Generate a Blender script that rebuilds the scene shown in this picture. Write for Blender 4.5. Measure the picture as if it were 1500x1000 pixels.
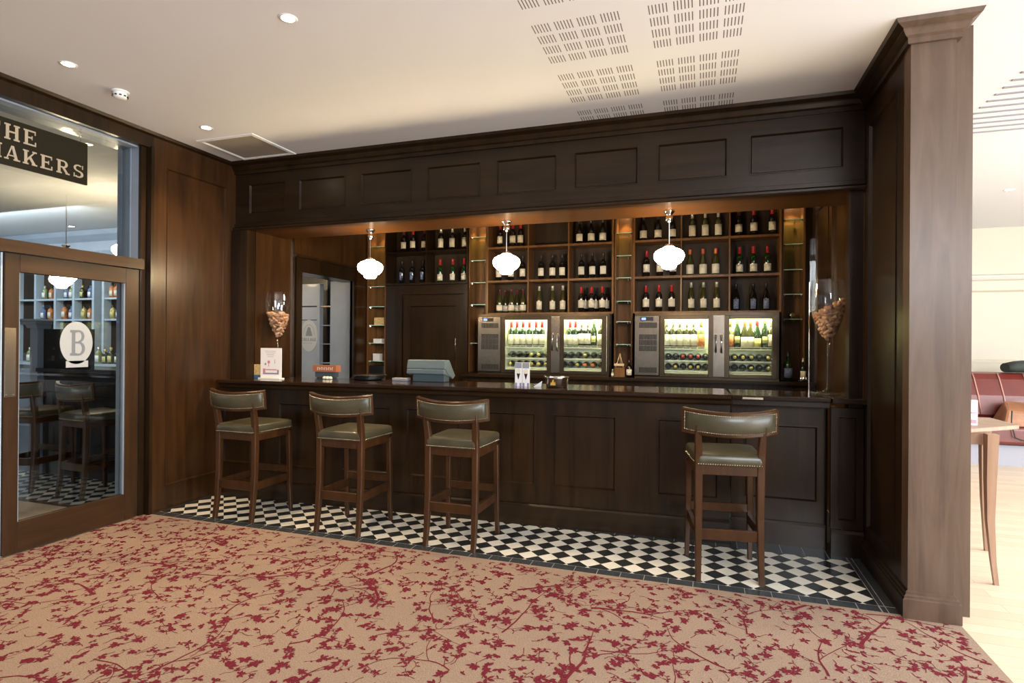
import bpy, bmesh, math, random
from mathutils import Vector, Matrix
PI = math.pi
SC = bpy.context.scene
for o in list(bpy.data.objects): bpy.data.objects.remove(o)
COL = SC.collection

# ------------------------------------------------------------------ camera
YAW, PITCH, ROLL, FPX = 0.3199, 0.0017, 0.0075, 843.68
cd = bpy.data.cameras.new('camera'); cam = bpy.data.objects.new('camera', cd); COL.objects.link(cam)
fw = Vector((-math.sin(YAW)*math.cos(PITCH), math.cos(YAW)*math.cos(PITCH), math.sin(PITCH)))
rt = Vector((math.cos(YAW), math.sin(YAW), 0)); up = rt.cross(fw)
r2 = rt*math.cos(ROLL)+up*math.sin(ROLL); u2 = -rt*math.sin(ROLL)+up*math.cos(ROLL)
m = Matrix.Identity(4)
for i in range(3): m[i][0], m[i][1], m[i][2] = r2[i], u2[i], -fw[i]
m[0][3], m[1][3], m[2][3] = 0, 0, 1.5
cam.matrix_world = m
cd.sensor_width = 36; cd.lens = FPX/1500*36; cd.clip_start = .05; cd.clip_end = 100
SC.camera = cam

# ------------------------------------------------------------------ world, exposure, daylight
W = bpy.data.worlds.new('world'); SC.world = W; W.use_nodes = True
bg = W.node_tree.nodes['Background']; bg.inputs[0].default_value = (.92, .96, 1, 1); bg.inputs[1].default_value = .28
SC.view_settings.view_transform = 'Standard'; SC.view_settings.look = 'None'
SC.view_settings.gamma = 1; SC.view_settings.use_curve_mapping = False
SC.view_settings.exposure = 0.12
def area(name, loc, target, sx, sy, power, color):
    l = bpy.data.lights.new(name, 'AREA'); l.shape = 'RECTANGLE'; l.size = sx; l.size_y = sy
    l.energy = power; l.color = color
    o = bpy.data.objects.new(name, l); COL.objects.link(o); o.location = loc
    o.rotation_euler = (Vector(target)-Vector(loc)).to_track_quat('-Z', 'Y').to_euler(); return o
# daylight through the glazed fronts: behind the camera, along the right-hand room, and in the neighbouring bar
area('window_daylight_back', (3.0, -2.4, 2.60), (0.9, 3.7, 0), 3.0, 1.2, 310, (.90, .95, 1))
area('window_daylight_right', (7.6, 2.0, 1.5), (1.0, 3.4, 1.9), 8, 2.6, 820, (.90, .95, 1))
area('window_daylight_far_room', (5.2, 5.5, 3.2), (4.6, 7.5, 0), 4, 4, 260, (1, .98, .94))
area('other_bar_shelf_fill', (-9.9, 5.3, 3.1), (-9.9, 7.0, 1.8), 4, .4, 70, (.86, .95, 1))  # added, unseen fill that brightens the other bar's shelving
area('window_daylight_other_bar', (-8.6, -1.5, 1.9), (-8.4, 5, 1.3), 4, 2.2, 12, (.86, .94, 1))

# ------------------------------------------------------------------ materials
def newmat(name):
    m = bpy.data.materials.new(name); m.use_nodes = True
    return m, m.node_tree, m.node_tree.nodes['Principled BSDF']
def mat(name, col, rough=.5, metal=0, coat=0, noise=0, nscale=20, spec=.5, bump=0):
    m, nt, p = newmat(name)
    p.inputs['Base Color'].default_value = (*col, 1); p.inputs['Roughness'].default_value = rough
    p.inputs['Metallic'].default_value = metal; p.inputs['Coat Weight'].default_value = coat
    p.inputs['Specular IOR Level'].default_value = spec
    tc = nt.nodes.new('ShaderNodeTexCoord'); n = nt.nodes.new('ShaderNodeTexNoise')
    n.inputs['Scale'].default_value = nscale; n.inputs['Detail'].default_value = 4
    nt.links.new(tc.outputs['Object'], n.inputs['Vector'])
    if noise:
        r = nt.nodes.new('ShaderNodeValToRGB')
        r.color_ramp.elements[0].color = (*[c*(1-noise) for c in col], 1); r.color_ramp.elements[1].color = (*[min(1, c*(1+noise)) for c in col], 1)
        r.color_ramp.elements[0].position = .3; r.color_ramp.elements[1].position = .7
        nt.links.new(n.outputs['Fac'], r.inputs[0]); nt.links.new(r.outputs[0], p.inputs['Base Color'])
    if bump:
        b = nt.nodes.new('ShaderNodeBump'); b.inputs['Strength'].default_value = bump; b.inputs['Distance'].default_value = .004
        nt.links.new(n.outputs['Fac'], b.inputs['Height']); nt.links.new(b.outputs[0], p.inputs['Normal'])
    return m
def wood(name, dark, light, rough=.3, axis='Z', coat=.3, s=1.0):
    m, nt, p = newmat(name); N = nt.nodes; L = nt.links
    tc = N.new('ShaderNodeTexCoord'); mp = N.new('ShaderNodeMapping'); L.new(tc.outputs['Object'], mp.inputs[0])
    sc = {'X': (1.2, 14, 14), 'Y': (14, 1.2, 14), 'Z': (14, 14, 1.2)}[axis]
    mp.inputs['Scale'].default_value = [v*s for v in sc]
    n = N.new('ShaderNodeTexNoise'); n.inputs['Scale'].default_value = 1; n.inputs['Detail'].default_value = 7; n.inputs['Roughness'].default_value = .62
    n.inputs['Distortion'].default_value = .6
    L.new(mp.outputs[0], n.inputs['Vector'])
    n2 = N.new('ShaderNodeTexNoise'); n2.inputs['Scale'].default_value = 1.6; n2.inputs['Detail'].default_value = 3
    L.new(tc.outputs['Object'], n2.inputs['Vector'])
    mx = N.new('ShaderNodeMath'); mx.operation = 'MULTIPLY_ADD'; mx.inputs[1].default_value = .35; L.new(n2.outputs['Fac'], mx.inputs[0]); L.new(n.outputs['Fac'], mx.inputs[2])
    r = N.new('ShaderNodeValToRGB'); e = r.color_ramp.elements
    e[0].position = .48; e[0].color = (*dark, 1); e[1].position = .85; e[1].color = (*light, 1)
    L.new(mx.outputs[0], r.inputs[0]); L.new(r.outputs[0], p.inputs['Base Color'])
    p.inputs['Roughness'].default_value = rough; p.inputs['Coat Weight'].default_value = coat*.5; p.inputs['Coat Roughness'].default_value = .22; p.inputs['Specular IOR Level'].default_value = .28
    b = N.new('ShaderNodeBump'); b.inputs['Strength'].default_value = .08; b.inputs['Distance'].default_value = .003
    L.new(n.outputs['Fac'], b.inputs['Height']); L.new(b.outputs[0], p.inputs['Normal'])
    return m
def glass(name, tint=(1, 1, 1), refl=.5):
    m = bpy.data.materials.new(name); m.use_nodes = True; nt = m.node_tree; nt.nodes.clear()
    out = nt.nodes.new('ShaderNodeOutputMaterial'); t = nt.nodes.new('ShaderNodeBsdfTransparent'); t.inputs[0].default_value = (*tint, 1)
    g = nt.nodes.new('ShaderNodeBsdfGlossy'); g.inputs['Roughness'].default_value = .02
    f0 = nt.nodes.new('ShaderNodeLayerWeight'); f = nt.nodes.new('ShaderNodeMath'); f.operation = 'POWER'; f.inputs[1].default_value = 4; nt.links.new(f0.outputs['Facing'], f.inputs[0])
    mu = nt.nodes.new('ShaderNodeMath'); mu.operation = 'MULTIPLY_ADD'; mu.inputs[1].default_value = refl*1.4; mu.inputs[2].default_value = refl*.10
    x = nt.nodes.new('ShaderNodeMixShader'); nt.links.new(f.outputs[0], mu.inputs[0]); nt.links.new(mu.outputs[0], x.inputs[0])
    nt.links.new(t.outputs[0], x.inputs[1]); nt.links.new(g.outputs[0], x.inputs[2]); nt.links.new(x.outputs[0], out.inputs[0])
    return m
def emit(name, col, s):
    m, nt, p = newmat(name); p.inputs['Base Color'].default_value = (*col, 1)
    p.inputs['Emission Color'].default_value = (*col, 1); p.inputs['Emission Strength'].default_value = s
    return m
M = {}
WD, WL = (.0095, .0045, .0014), (.028, .0135, .0043)
M['wood'] = wood('dark_mahogany', WD, WL, .30)
M['woodx'] = wood('dark_mahogany_horizontal', WD, WL, .30, 'X')
M['woody'] = wood('dark_mahogany_depthwise', WD, WL, .30, 'Y')
M['pillar'] = wood('mahogany_pillar', (.072, .042, .026), (.118, .073, .048), .38, 'Z', .15)
M['doorwood'] = wood('warm_mahogany_door', (.027, .0115, .0038), (.054, .0245, .0088), .36, 'Z', .1)
M['doorwoody'] = wood('warm_mahogany_door_rail', (.027, .0115, .0038), (.054, .0245, .0088), .36, 'Y', .1)
M['panelwood'] = wood('glossy_mahogany_wall', (.022, .0082, .0021), (.054, .0225, .0062), .34, 'Z', .25)
M['soffitwood'] = wood('pendant_lit_soffit_wood', (.038, .014, .0035), (.080, .032, .009), .30, 'X', .3)  # lighter, redder mahogany: warm pendant light put into the soffit colour
M['worktop'] = wood('polished_worktop', (.014, .006, .003), (.032, .014, .006), .10, 'X', .5)
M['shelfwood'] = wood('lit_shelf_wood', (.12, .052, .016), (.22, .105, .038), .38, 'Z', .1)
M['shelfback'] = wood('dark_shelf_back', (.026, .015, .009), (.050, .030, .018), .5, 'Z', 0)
M['stoolwood'] = wood('stool_walnut', (.030, .0115, .0036), (.062, .025, .0080), .30, 'Z', .3, 1.5)
M['tablewood'] = wood('pale_beech', (.26, .15, .095), (.36, .22, .145), .35, 'Z', .2)
M['leather'] = mat('olive_leather', (.052, .045, .024), .36, 0, .08, .25, 9, .5, .25)
M['redleather'] = mat('red_leather', (.12, .014, .009), .38, 0, .2, .15, 6)
M['nail'] = mat('brass_nailhead', (.75, .66, .48), .25, 1)
M['steel'] = mat('brushed_steel', (.38, .32, .26), .25, 1, 0, .12, 30)
M['glassedge'] = mat('pale_green_glass_edge', (.50, .80, .64), .15)
M['steeldark'] = mat('dark_brown_steel', (.10, .075, .05), .3, .8, 0, .1, 20)
M['bowlsteel'] = mat('bright_steel', (.62, .60, .56), .2, 1)
M['chrome'] = mat('chrome', (.85, .85, .85), .08, 1)
M['white'] = mat('white_enamel', (.85, .84, .80), .4)
M['wire'] = mat('white_wire_rack', (.80, .80, .70), .35)
M['black'] = mat('black_plastic', (.012, .012, .013), .35)
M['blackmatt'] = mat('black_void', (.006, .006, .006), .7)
M['bluegrey'] = mat('blue_grey_paint', (.27, .31, .37), .42, 0, .1, .08, 3)
M['cabblue'] = mat('pale_blue_paint', (.50, .60, .68), .4, 0, .1, .05, 3)
M['greenglass'] = mat('green_bottle_glass', (.012, .030, .008), .06, 0, .6)
M['darkglass'] = mat('dark_bottle_glass', (.008, .006, .005), .06, 0, .6)
M['olivebottle'] = mat('olive_bottle_glass', (.045, .042, .010), .08, 0, .6)
M['clearbottle'] = mat('pale_bottle_glass', (.30, .34, .14), .08, 0, .6)
M['redcap'] = mat('red_capsule', (.42, .018, .018), .35)
M['darkredcap'] = mat('dark_red_capsule', (.10, .008, .010), .35)
M['orangecap'] = mat('orange_capsule', (.75, .16, .04), .35)
M['silvercap'] = mat('silver_capsule', (.62, .58, .50), .35, .5)
M['blackcap'] = mat('black_capsule', (.014, .012, .012), .35)
M['goldcap'] = mat('gold_capsule', (.62, .48, .16), .35, .4)
M['cream'] = mat('cream_label', (.78, .72, .58), .6, 0, 0, .06, 60)
M['bluelabel'] = mat('blue_grey_label', (.16, .20, .34), .5, 0, 0, .6, 90)
M['pinklabel'] = mat('red_orange_label', (.60, .20, .06), .5, 0, 0, .6, 40)
M['yellowlabel'] = mat('yellow_label', (.66, .60, .22), .5)
M['cork'] = mat('cork', (.50, .28, .15), .8, 0, 0, .25, 60)
nt = M['cork'].node_tree; oi = nt.nodes.new('ShaderNodeObjectInfo'); cr = nt.nodes.new('ShaderNodeValToRGB')
cr.color_ramp.elements[0].color = (.30, .13, .07, 1); cr.color_ramp.elements[1].color = (.66, .42, .26, 1)
nt.links.new(oi.outputs['Random'], cr.inputs[0]); nt.links.new(cr.outputs[0], nt.nodes['Principled BSDF'].inputs['Base Color'])
M['card'] = mat('white_card', (.88, .86, .85), .5)
M['pink'] = mat('pink_print', (.62, .25, .34), .5)
M['pipingpink'] = mat('pale_piping', (.45, .22, .18), .5)
M['purple'] = mat('purple_print', (.28, .24, .40), .5)
M['greyprint'] = mat('grey_print', (.30, .30, .34), .5)
M['teal'] = mat('grey_teal_plastic', (.12, .155, .165), .4, 0, 0, .05, 30)
M['tealdark'] = mat('dark_teal_plastic', (.055, .078, .092), .4)
M['orange'] = mat('orange_tin', (.36, .12, .055), .5)
M['gold'] = mat('gold_emblem', (.80, .50, .10), .35, .3)
M['sign'] = mat('dark_brown_sign', (.016, .012, .005), .65, spec=.2)
M['signletter'] = mat('dull_gold_letter', (.46, .38, .27), .5, .1)
M['etched'] = mat('etched_white_vinyl', (.40, .42, .43), .6)
M['etchgrey'] = mat('etched_grey_print', (.17, .19, .21), .6)
M['creamwall'] = mat('cream_wall', (.60, .54, .43), .6, 0, 0, .02, 2)
M['whitetrim'] = mat('white_trim', (.62, .58, .49), .5)
M['yellowbox'] = mat('yellow_carton', (.68, .50, .22), .5, 0, 0, .3, 70)
M['bluebox'] = mat('blue_carton_base', (.06, .16, .30), .5)
M['tray'] = mat('black_tray', (.02, .018, .016), .25)
M['bag'] = mat('tan_leather_bag', (.30, .13, .06), .45, 0, 0, .2, 10)
M['jacket'] = mat('dark_green_cloth', (.03, .04, .032), .8)
M['pale_timber_edge'] = mat('pale_wood_easel', (.72, .54, .32), .5)
M['coolerlining'] = mat('cooler_white_lining', (.90, .92, .78), .45)
M['screenglass'] = glass('screen_glass', (.97, .98, .97), .12)
M['glass'] = glass('clear_glass', (.96, .97, .96), .9)
M['doorglass'] = glass('door_glass', (.80, .84, .86), .5)  # darkened tint puts the shade of the other bar into the glass
M['coolerglass'] = glass('cooler_door_glass', (.97, 1, .96), .35)
M['shelfglass'] = glass('green_edge_glass', (.70, .92, .80), 1.0)
M['globe'] = emit('lit_opal_glass', (1, .76, .46), 95)
M['fridgelight'] = emit('cooler_light', (.97, 1, .62), 125)
M['led'] = emit('blue_display', (.12, .2, 1), 3)
M['lamp'] = emit('downlight_lamp', (1, .86, .58), 40)
M['grille'] = mat('grey_vent_mesh', (.42, .38, .31), .6)

def ceiling_material():
    m, nt, p = newmat('white_acoustic_ceiling'); N = nt.nodes; L = nt.links
    p.inputs['Roughness'].default_value = .8
    tc = N.new('ShaderNodeTexCoord'); sx = N.new('ShaderNodeSeparateXYZ'); L.new(tc.outputs['Object'], sx.inputs[0])
    def mth(op, a, b=None, c=None):
        n = N.new('ShaderNodeMath'); n.operation = op
        for i, v in enumerate((a, b, c)):
            if v is None: continue
            if isinstance(v, (int, float)): n.inputs[i].default_value = v
            else: L.new(v, n.inputs[i])
        return n.outputs[0]
    x = mth('SUBTRACT', sx.outputs[0], -.929); y = mth('SUBTRACT', sx.outputs[1], 3.096-.625*10)
    inx = mth('MULTIPLY', mth('GREATER_THAN', x, 0), mth('LESS_THAN', x, 1.20))
    bx = mth('MODULO', x, .641); gx = mth('MODULO', bx, .1293); s = mth('MODULO', gx, .0182)
    mx = mth('MULTIPLY', mth('LESS_THAN', bx, .1293*3+.1), mth('MULTIPLY', mth('LESS_THAN', gx, .0182*5+.007), mth('LESS_THAN', s, .0062)))
    by = mth('MODULO', y, .6255); gy = mth('MODULO', by, .1240)
    my = mth('MULTIPLY', mth('LESS_THAN', by, .1240*3+.092), mth('LESS_THAN', gy, .088))
    msk = mth('MULTIPLY', inx, mth('MULTIPLY', mx, my))
    mix = N.new('ShaderNodeMix'); mix.data_type = 'RGBA'
    mix.inputs['A'].default_value = (.80, .81, .82, 1); mix.inputs['B'].default_value = (.16, .13, .11, 1)
    L.new(msk, mix.inputs['Factor']); L.new(mix.outputs['Result'], p.inputs['Base Color'])
    return m
def tile_material(x0, x1, y0, y1, bl, br, bf, bb, name):
    m, nt, p = newmat(name); N = nt.nodes; L = nt.links
    p.inputs['Roughness'].default_value = .22; p.inputs['Coat Weight'].default_value = .2
    tc = N.new('ShaderNodeTexCoord'); sx = N.new('ShaderNodeSeparateXYZ'); L.new(tc.outputs['Object'], sx.inputs[0])
    def mth(op, a, b=None):
        n = N.new('ShaderNodeMath'); n.operation = op
        for i, v in enumerate((a, b)):
            if v is None: continue
            if isinstance(v, (int, float)): n.inputs[i].default_value = v
            else: L.new(v, n.inputs[i])
        return n.outputs[0]
    X, Y = sx.outputs[0], sx.outputs[1]
    # diagonal chequer: black diamonds centred at (0.6+k*.147, 3.91)
    D = .147
    a = mth('DIVIDE', mth('ADD', mth('SUBTRACT', X, .600-10*D), mth('SUBTRACT', Y, 3.91)), D)
    b = mth('DIVIDE', mth('SUBTRACT', mth('SUBTRACT', X, .600-20*D), mth('SUBTRACT', Y, 3.91)), D)
    ca = mth('ADD', a, 50.5); cb = mth('ADD', b, 40.5)
    fa, fb = mth('FLOOR', ca), mth('FLOOR', cb)
    par = mth('GREATER_THAN', mth('MODULO', mth('ADD', fa, fb), 2.0), .5)
    # grid of squares of side D/sqrt2 in rotated space: cells (a,b) integer; colours alternate along a only where a+b parity differs
    pa, pb = mth('FRACT', ca), mth('FRACT', cb)
    inner = mth('MULTIPLY', mth('GREATER_THAN', X, x0+bl), mth('LESS_THAN', X, x1-br))
    inner = mth('MULTIPLY', inner, mth('MULTIPLY', mth('GREATER_THAN', Y, y0+bf), mth('LESS_THAN', Y, y1-bb)))
    def wave(v): return mth('LESS_THAN', mth('ABSOLUTE', mth('SUBTRACT', mth('FRACT', v), .5)), .02)
    n = N.new('ShaderNodeTexNoise'); n.inputs['Scale'].default_value = 5; L.new(tc.outputs['Object'], n.inputs['Vector'])
    wr = N.new('ShaderNodeValToRGB'); wr.color_ramp.elements[0].color = (.78, .73, .60, 1); wr.color_ramp.elements[1].color = (.88, .86, .80, 1)
    L.new(n.outputs['Fac'], wr.inputs[0])
    mix = N.new('ShaderNodeMix'); mix.data_type = 'RGBA'; mix.inputs['B'].default_value = (.026, .028, .029, 1)
    L.new(wr.outputs[0], mix.inputs['A']); L.new(par, mix.inputs['Factor'])
    # border strips
    jx = mth('LESS_THAN', mth('FRACT', mth('DIVIDE', mth('ADD', X, 20), .15)), .025)
    thin = mth('LESS_THAN', mth('ABSOLUTE', mth('SUBTRACT', Y, y0+bf)), .003)
    thin2 = mth('LESS_THAN', mth('ABSOLUTE', mth('SUBTRACT', X, x1-br)), .004)
    jx = mth('MAXIMUM', jx, mth('MAXIMUM', thin, thin2))
    bmix = N.new('ShaderNodeMix'); bmix.data_type = 'RGBA'; bmix.inputs['A'].default_value = (.045, .052, .058, 1); bmix.inputs['B'].default_value = (.34, .34, .33, 1)
    L.new(jx, bmix.inputs['Factor'])
    fin = N.new('ShaderNodeMix'); fin.data_type = 'RGBA'; L.new(inner, fin.inputs['Factor'])
    L.new(bmix.outputs['Result'], fin.inputs['A']); L.new(mix.outputs['Result'], fin.inputs['B'])
    L.new(fin.outputs['Result'], p.inputs['Base Color'])
    return m
def carpet_material(name, a, b, sc=160):
    m = mat(name, a, .95, 0, 0, 0, sc, .1, 0); nt = m.node_tree; N = nt.nodes; L = nt.links
    p = N['Principled BSDF']; tc = N.new('ShaderNodeTexCoord'); n = N.new('ShaderNodeTexNoise'); n.inputs['Scale'].default_value = sc; n.inputs['Detail'].default_value = 3
    L.new(tc.outputs['Object'], n.inputs['Vector']); r = N.new('ShaderNodeValToRGB')
    r.color_ramp.elements[0].position = .35; r.color_ramp.elements[1].position = .65
    r.color_ramp.elements[0].color = (*a, 1); r.color_ramp.elements[1].color = (*b, 1)
    L.new(n.outputs['Fac'], r.inputs[0]); L.new(r.outputs[0], p.inputs['Base Color'])
    bp = N.new('ShaderNodeBump'); bp.inputs['Strength'].default_value = .5; bp.inputs['Distance'].default_value = .004
    L.new(n.outputs['Fac'], bp.inputs['Height']); L.new(bp.outputs[0], p.inputs['Normal'])
    return m
def plank_material():
    m, nt, p = newmat('pale_oak_boards'); N = nt.nodes; L = nt.links
    tc = N.new('ShaderNodeTexCoord'); br = N.new('ShaderNodeTexBrick'); L.new(tc.outputs['Object'], br.inputs['Vector'])
    br.inputs['Color1'].default_value = (.66, .52, .37, 1); br.inputs['Color2'].default_value = (.76, .62, .46, 1); br.inputs['Mortar'].default_value = (.46, .34, .23, 1)
    br.inputs['Scale'].default_value = 1; br.inputs['Brick Width'].default_value = 1.1; br.inputs['Row Height'].default_value = .11; br.inputs['Mortar Size'].default_value = .0015
    L.new(br.outputs['Color'], p.inputs['Base Color']); p.inputs['Roughness'].default_value = .35
    return m
M['ceiling'] = ceiling_material()
M['carpet'] = carpet_material('beige_pink_carpet', (.265, .185, .135), (.355, .258, .195))
M['carpetred'] = carpet_material('dark_red_carpet_motif', (.125, .014, .022), (.19, .026, .040))
M['planks'] = plank_material()

# ------------------------------------------------------------------ mesh helpers
class MB:
    def __init__(s): s.v = []; s.f = []; s.m = []; s.sm = []
    def add(s, vs, fs, mi=0, smooth=False):
        o = len(s.v); s.v += [tuple(v) for v in vs]
        for f in fs: s.f.append(tuple(i+o for i in f)); s.m.append(mi); s.sm.append(smooth)
        return s
    def box(s, x0, x1, y0, y1, z0, z1, mi=0):
        vs = [(x, y, z) for z in (z0, z1) for y in (y0, y1) for x in (x0, x1)]
        return s.add(vs, [(0, 2, 3, 1), (4, 5, 7, 6), (0, 1, 5, 4), (2, 6, 7, 3), (0, 4, 6, 2), (1, 3, 7, 5)], mi)
    def chbox(s, x0, x1, y0, y1, z0, z1, c=.006, mi=0):
        """box with chamfered edges all round"""
        def ring(z, d): return [(x0+d, y0+0, z), (x1-d, y0, z), (x1, y0+d, z), (x1, y1-d, z), (x1-d, y1, z), (x0+d, y1, z), (x0, y1-d, z), (x0, y0+d, z)]
        def ring2(z, d): return [(x0+d+c*.4, y0+d, z), (x1-d-c*.4, y0+d, z), (x1-d, y0+d+c*.4, z), (x1-d, y1-d-c*.4, z), (x1-d-c*.4, y1-d, z), (x0+d+c*.4, y1-d, z), (x0+d, y1-d-c*.4, z), (x0+d, y0+d+c*.4, z)]
        rs = [ring2(z0, c), ring(z0+c, c), ring(z1-c, c), ring2(z1, c)]
        s.loft(rs, True, mi); return s
    def loft(s, rings, caps=True, mi=0, smooth=False, closed=True):
        n = len(rings[0]); vs = [v for r in rings for v in r]; fs = []
        for k in range(len(rings)-1):
            for i in range(n if closed else n-1):
                j = (i+1) % n; fs.append((k*n+i, k*n+j, (k+1)*n+j, (k+1)*n+i))
        s.add(vs, fs, mi, smooth)
        if caps:
            o = len(s.v)-len(vs)
            s.f.append(tuple(o+i for i in reversed(range(n)))); s.m.append(mi); s.sm.append(False)
            s.f.append(tuple(o+(len(rings)-1)*n+i for i in range(n))); s.m.append(mi); s.sm.append(False)
        return s
    def lathe(s, prof, c=(0, 0, 0), seg=20, mi=0, a0=0, a1=2*PI, axis='Z', smooth=True):
        full = abs(a1-a0-2*PI) < 1e-4; n = seg if full else seg+1; vs = []; fs = []
        for (r, z) in prof:
            for i in range(n):
                a = a0+(a1-a0)*i/seg; p = (r*math.cos(a), r*math.sin(a), z)
                if axis == 'Y': p = (p[0], p[2], p[1])
                if axis == 'X': p = (p[2], p[0], p[1])
                vs.append((p[0]+c[0], p[1]+c[1], p[2]+c[2]))
        for k in range(len(prof)-1):
            for i in range(seg):
                j = (i+1) % n if full else i+1
                f = (k*n+i, k*n+j, (k+1)*n+j, (k+1)*n+i)
                fs.append(f if axis != 'Y' else f[::-1])
        return s.add(vs, fs, mi, smooth)
    def cyl(s, c, r, h, seg=16, mi=0, axis='Z', r2=None):
        r2 = r if r2 is None else r2
        return s.lathe([(0, 0), (r, 0), (r2, h), (0, h)], c, seg, mi, axis=axis, smooth=False)
    def tube(s, path, r, seg=8, mi=0):
        P = [Vector(p) for p in path]; rings = []
        for i, p in enumerate(P):
            d = (P[min(i+1, len(P)-1)]-P[max(i-1, 0)]).normalized()
            a = d.cross(Vector((0, 0, 1)));  a = d.cross(Vector((1, 0, 0))) if a.length < .05 else a
            a.normalize(); b = d.cross(a); rr = r[i] if isinstance(r, (list, tuple)) else r
            rings.append([tuple(p+rr*(a*math.cos(2*PI*k/seg)+b*math.sin(2*PI*k/seg))) for k in range(seg)])
        return s.loft(rings, True, mi, True)
    def sweep(s, prof, path, mi=0, close=True, segm=None):
        """profile of (outward offset, z) swept with mitres along an xy path; outward = right-hand side of travel"""
        P = [Vector((p[0], p[1])) for p in path]; rings = []
        for i, p in enumerate(P):
            def nrm(a, b): d = (b-a).normalized(); return Vector((d.y, -d.x))
            if i == 0: o = nrm(P[0], P[1])
            elif i == len(P)-1: o = nrm(P[-2], P[-1])
            else:
                a, b = nrm(P[i-1], p), nrm(p, P[i+1]); o = (a+b); o = o/(o.dot(a))
            rings.append([(p.x+o.x*q, p.y+o.y*q, z) for q, z in prof])
        k0 = len(s.m); s.loft(rings, True, mi)
        if segm:
            n = len(prof)
            for k, q in enumerate(segm):
                for i in range(n): s.m[k0+k*n+i] = q
        return s
    def poly(s, pts, mi=0): return s.add(pts, [tuple(range(len(pts)))], mi)
    def panelled(s, P0, U, V, N, w, h, rects, depth=.014, bead=.018, proud=.006, mi=0, mp=None, thick=.03):
        """frame-and-panel board: face at P0 + u*U + v*V, N outward; every rect (u0,u1,v0,v1) is a sunk panel with a bead"""
        P0, U, V, N = map(Vector, (P0, U, V, N)); mp = mi if mp is None else mp
        def pt(u, v, d=0): return tuple(P0+U*u+V*v+N*d)
        us = sorted({0, w, *[r[0] for r in rects], *[r[1] for r in rects]}); vs = sorted({0, h, *[r[2] for r in rects], *[r[3] for r in rects]})
        for i in range(len(us)-1):
            for j in range(len(vs)-1):
                cu, cv = (us[i]+us[i+1])/2, (vs[j]+vs[j+1])/2
                if any(r[0] < cu < r[1] and r[2] < cv < r[3] for r in rects): continue
                s.poly([pt(us[i], vs[j]), pt(us[i+1], vs[j]), pt(us[i+1], vs[j+1]), pt(us[i], vs[j+1])], mi)
        for (a, b, c, d) in rects:
            rings = []
            for off, dep in ((0, 0), (0, proud), (bead*.45, proud), (bead, -depth)):
                rings.append([pt(a+off, c+off, dep), pt(b-off, c+off, dep), pt(b-off, d-off, dep), pt(a+off, d-off, dep)])
            s.loft(rings, False, mi); s.poly([pt(a+bead, c+bead, -depth), pt(b-bead, c+bead, -depth), pt(b-bead, d-bead, -depth), pt(a+bead, d-bead, -depth)], mp)
        t = -max(thick, depth+.004)
        c = [pt(0, 0), pt(w, 0), pt(w, h), pt(0, h)]; k = [pt(0, 0, t), pt(w, 0, t), pt(w, h, t), pt(0, h, t)]
        for i in range(4):
            j = (i+1) % 4; s.poly([c[j], c[i], k[i], k[j]], mi)
        s.poly(k[::-1], mi)
        return s
ORG = {}
def build(mb, name, mats, parent=None, loc=None, smooth=None):
    if not isinstance(mats, (list, tuple)): mats = [mats]
    o0 = Vector(ORG.get(parent.name, (0, 0, 0))) if parent else Vector(loc or (0, 0, 0))
    me = bpy.data.meshes.new(name); me.from_pydata([tuple(Vector(v)-o0) for v in mb.v], [], mb.f)
    for q in mats: me.materials.append(M[q] if isinstance(q, str) else q)
    for p, mi, sm in zip(me.polygons, mb.m, mb.sm): p.material_index = mi; p.use_smooth = sm if smooth is None else smooth
    me.update()
    bm = bmesh.new(); bm.from_mesh(me); bmesh.ops.recalc_face_normals(bm, faces=bm.faces); bm.to_mesh(me); bm.free()
    o = bpy.data.objects.new(name, me); COL.objects.link(o)
    if parent: o.parent = parent; ORG[o.name] = tuple(o0)
    else: o.location = o0; ORG[o.name] = tuple(o0)
    return o
def bevel(o, w=.003, seg=1):
    b = o.modifiers.new('bevel', 'BEVEL'); b.width = w; b.segments = seg; b.limit_method = 'ANGLE'; b.angle_limit = .7; return o
def tag(o, label, cat, group=None):
    o['label'] = label; o['category'] = cat
    if group: o['group'] = group
    return o
def struct(mb, name, mats, parent=None, loc=None):
    o = build(mb, name, mats, parent, loc)
    if not parent: o['kind'] = 'structure'
    return o
def thing(name, label, cat, loc=(0, 0, 0), rz=0, group=None, local=False):
    o = bpy.data.objects.new(name, None); COL.objects.link(o); o.location = loc; o.rotation_euler = (0, 0, rz); o.empty_display_size = .05
    ORG[o.name] = (0, 0, 0) if (rz or local) else tuple(loc)
    return tag(o, label, cat, group)
def dup(root, loc, rz, label, group=None):
    r = root.copy(); COL.objects.link(r); r.location = loc; r.rotation_euler = (0, 0, rz); r['label'] = label
    if group: r['group'] = group
    for ch in list(root.children):
        c = ch.copy(); COL.objects.link(c); c.parent = r
        for g in ch.children:
            d = g.copy(); COL.objects.link(d); d.parent = c
    return r

CH = 3.28                 # ceiling height
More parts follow.
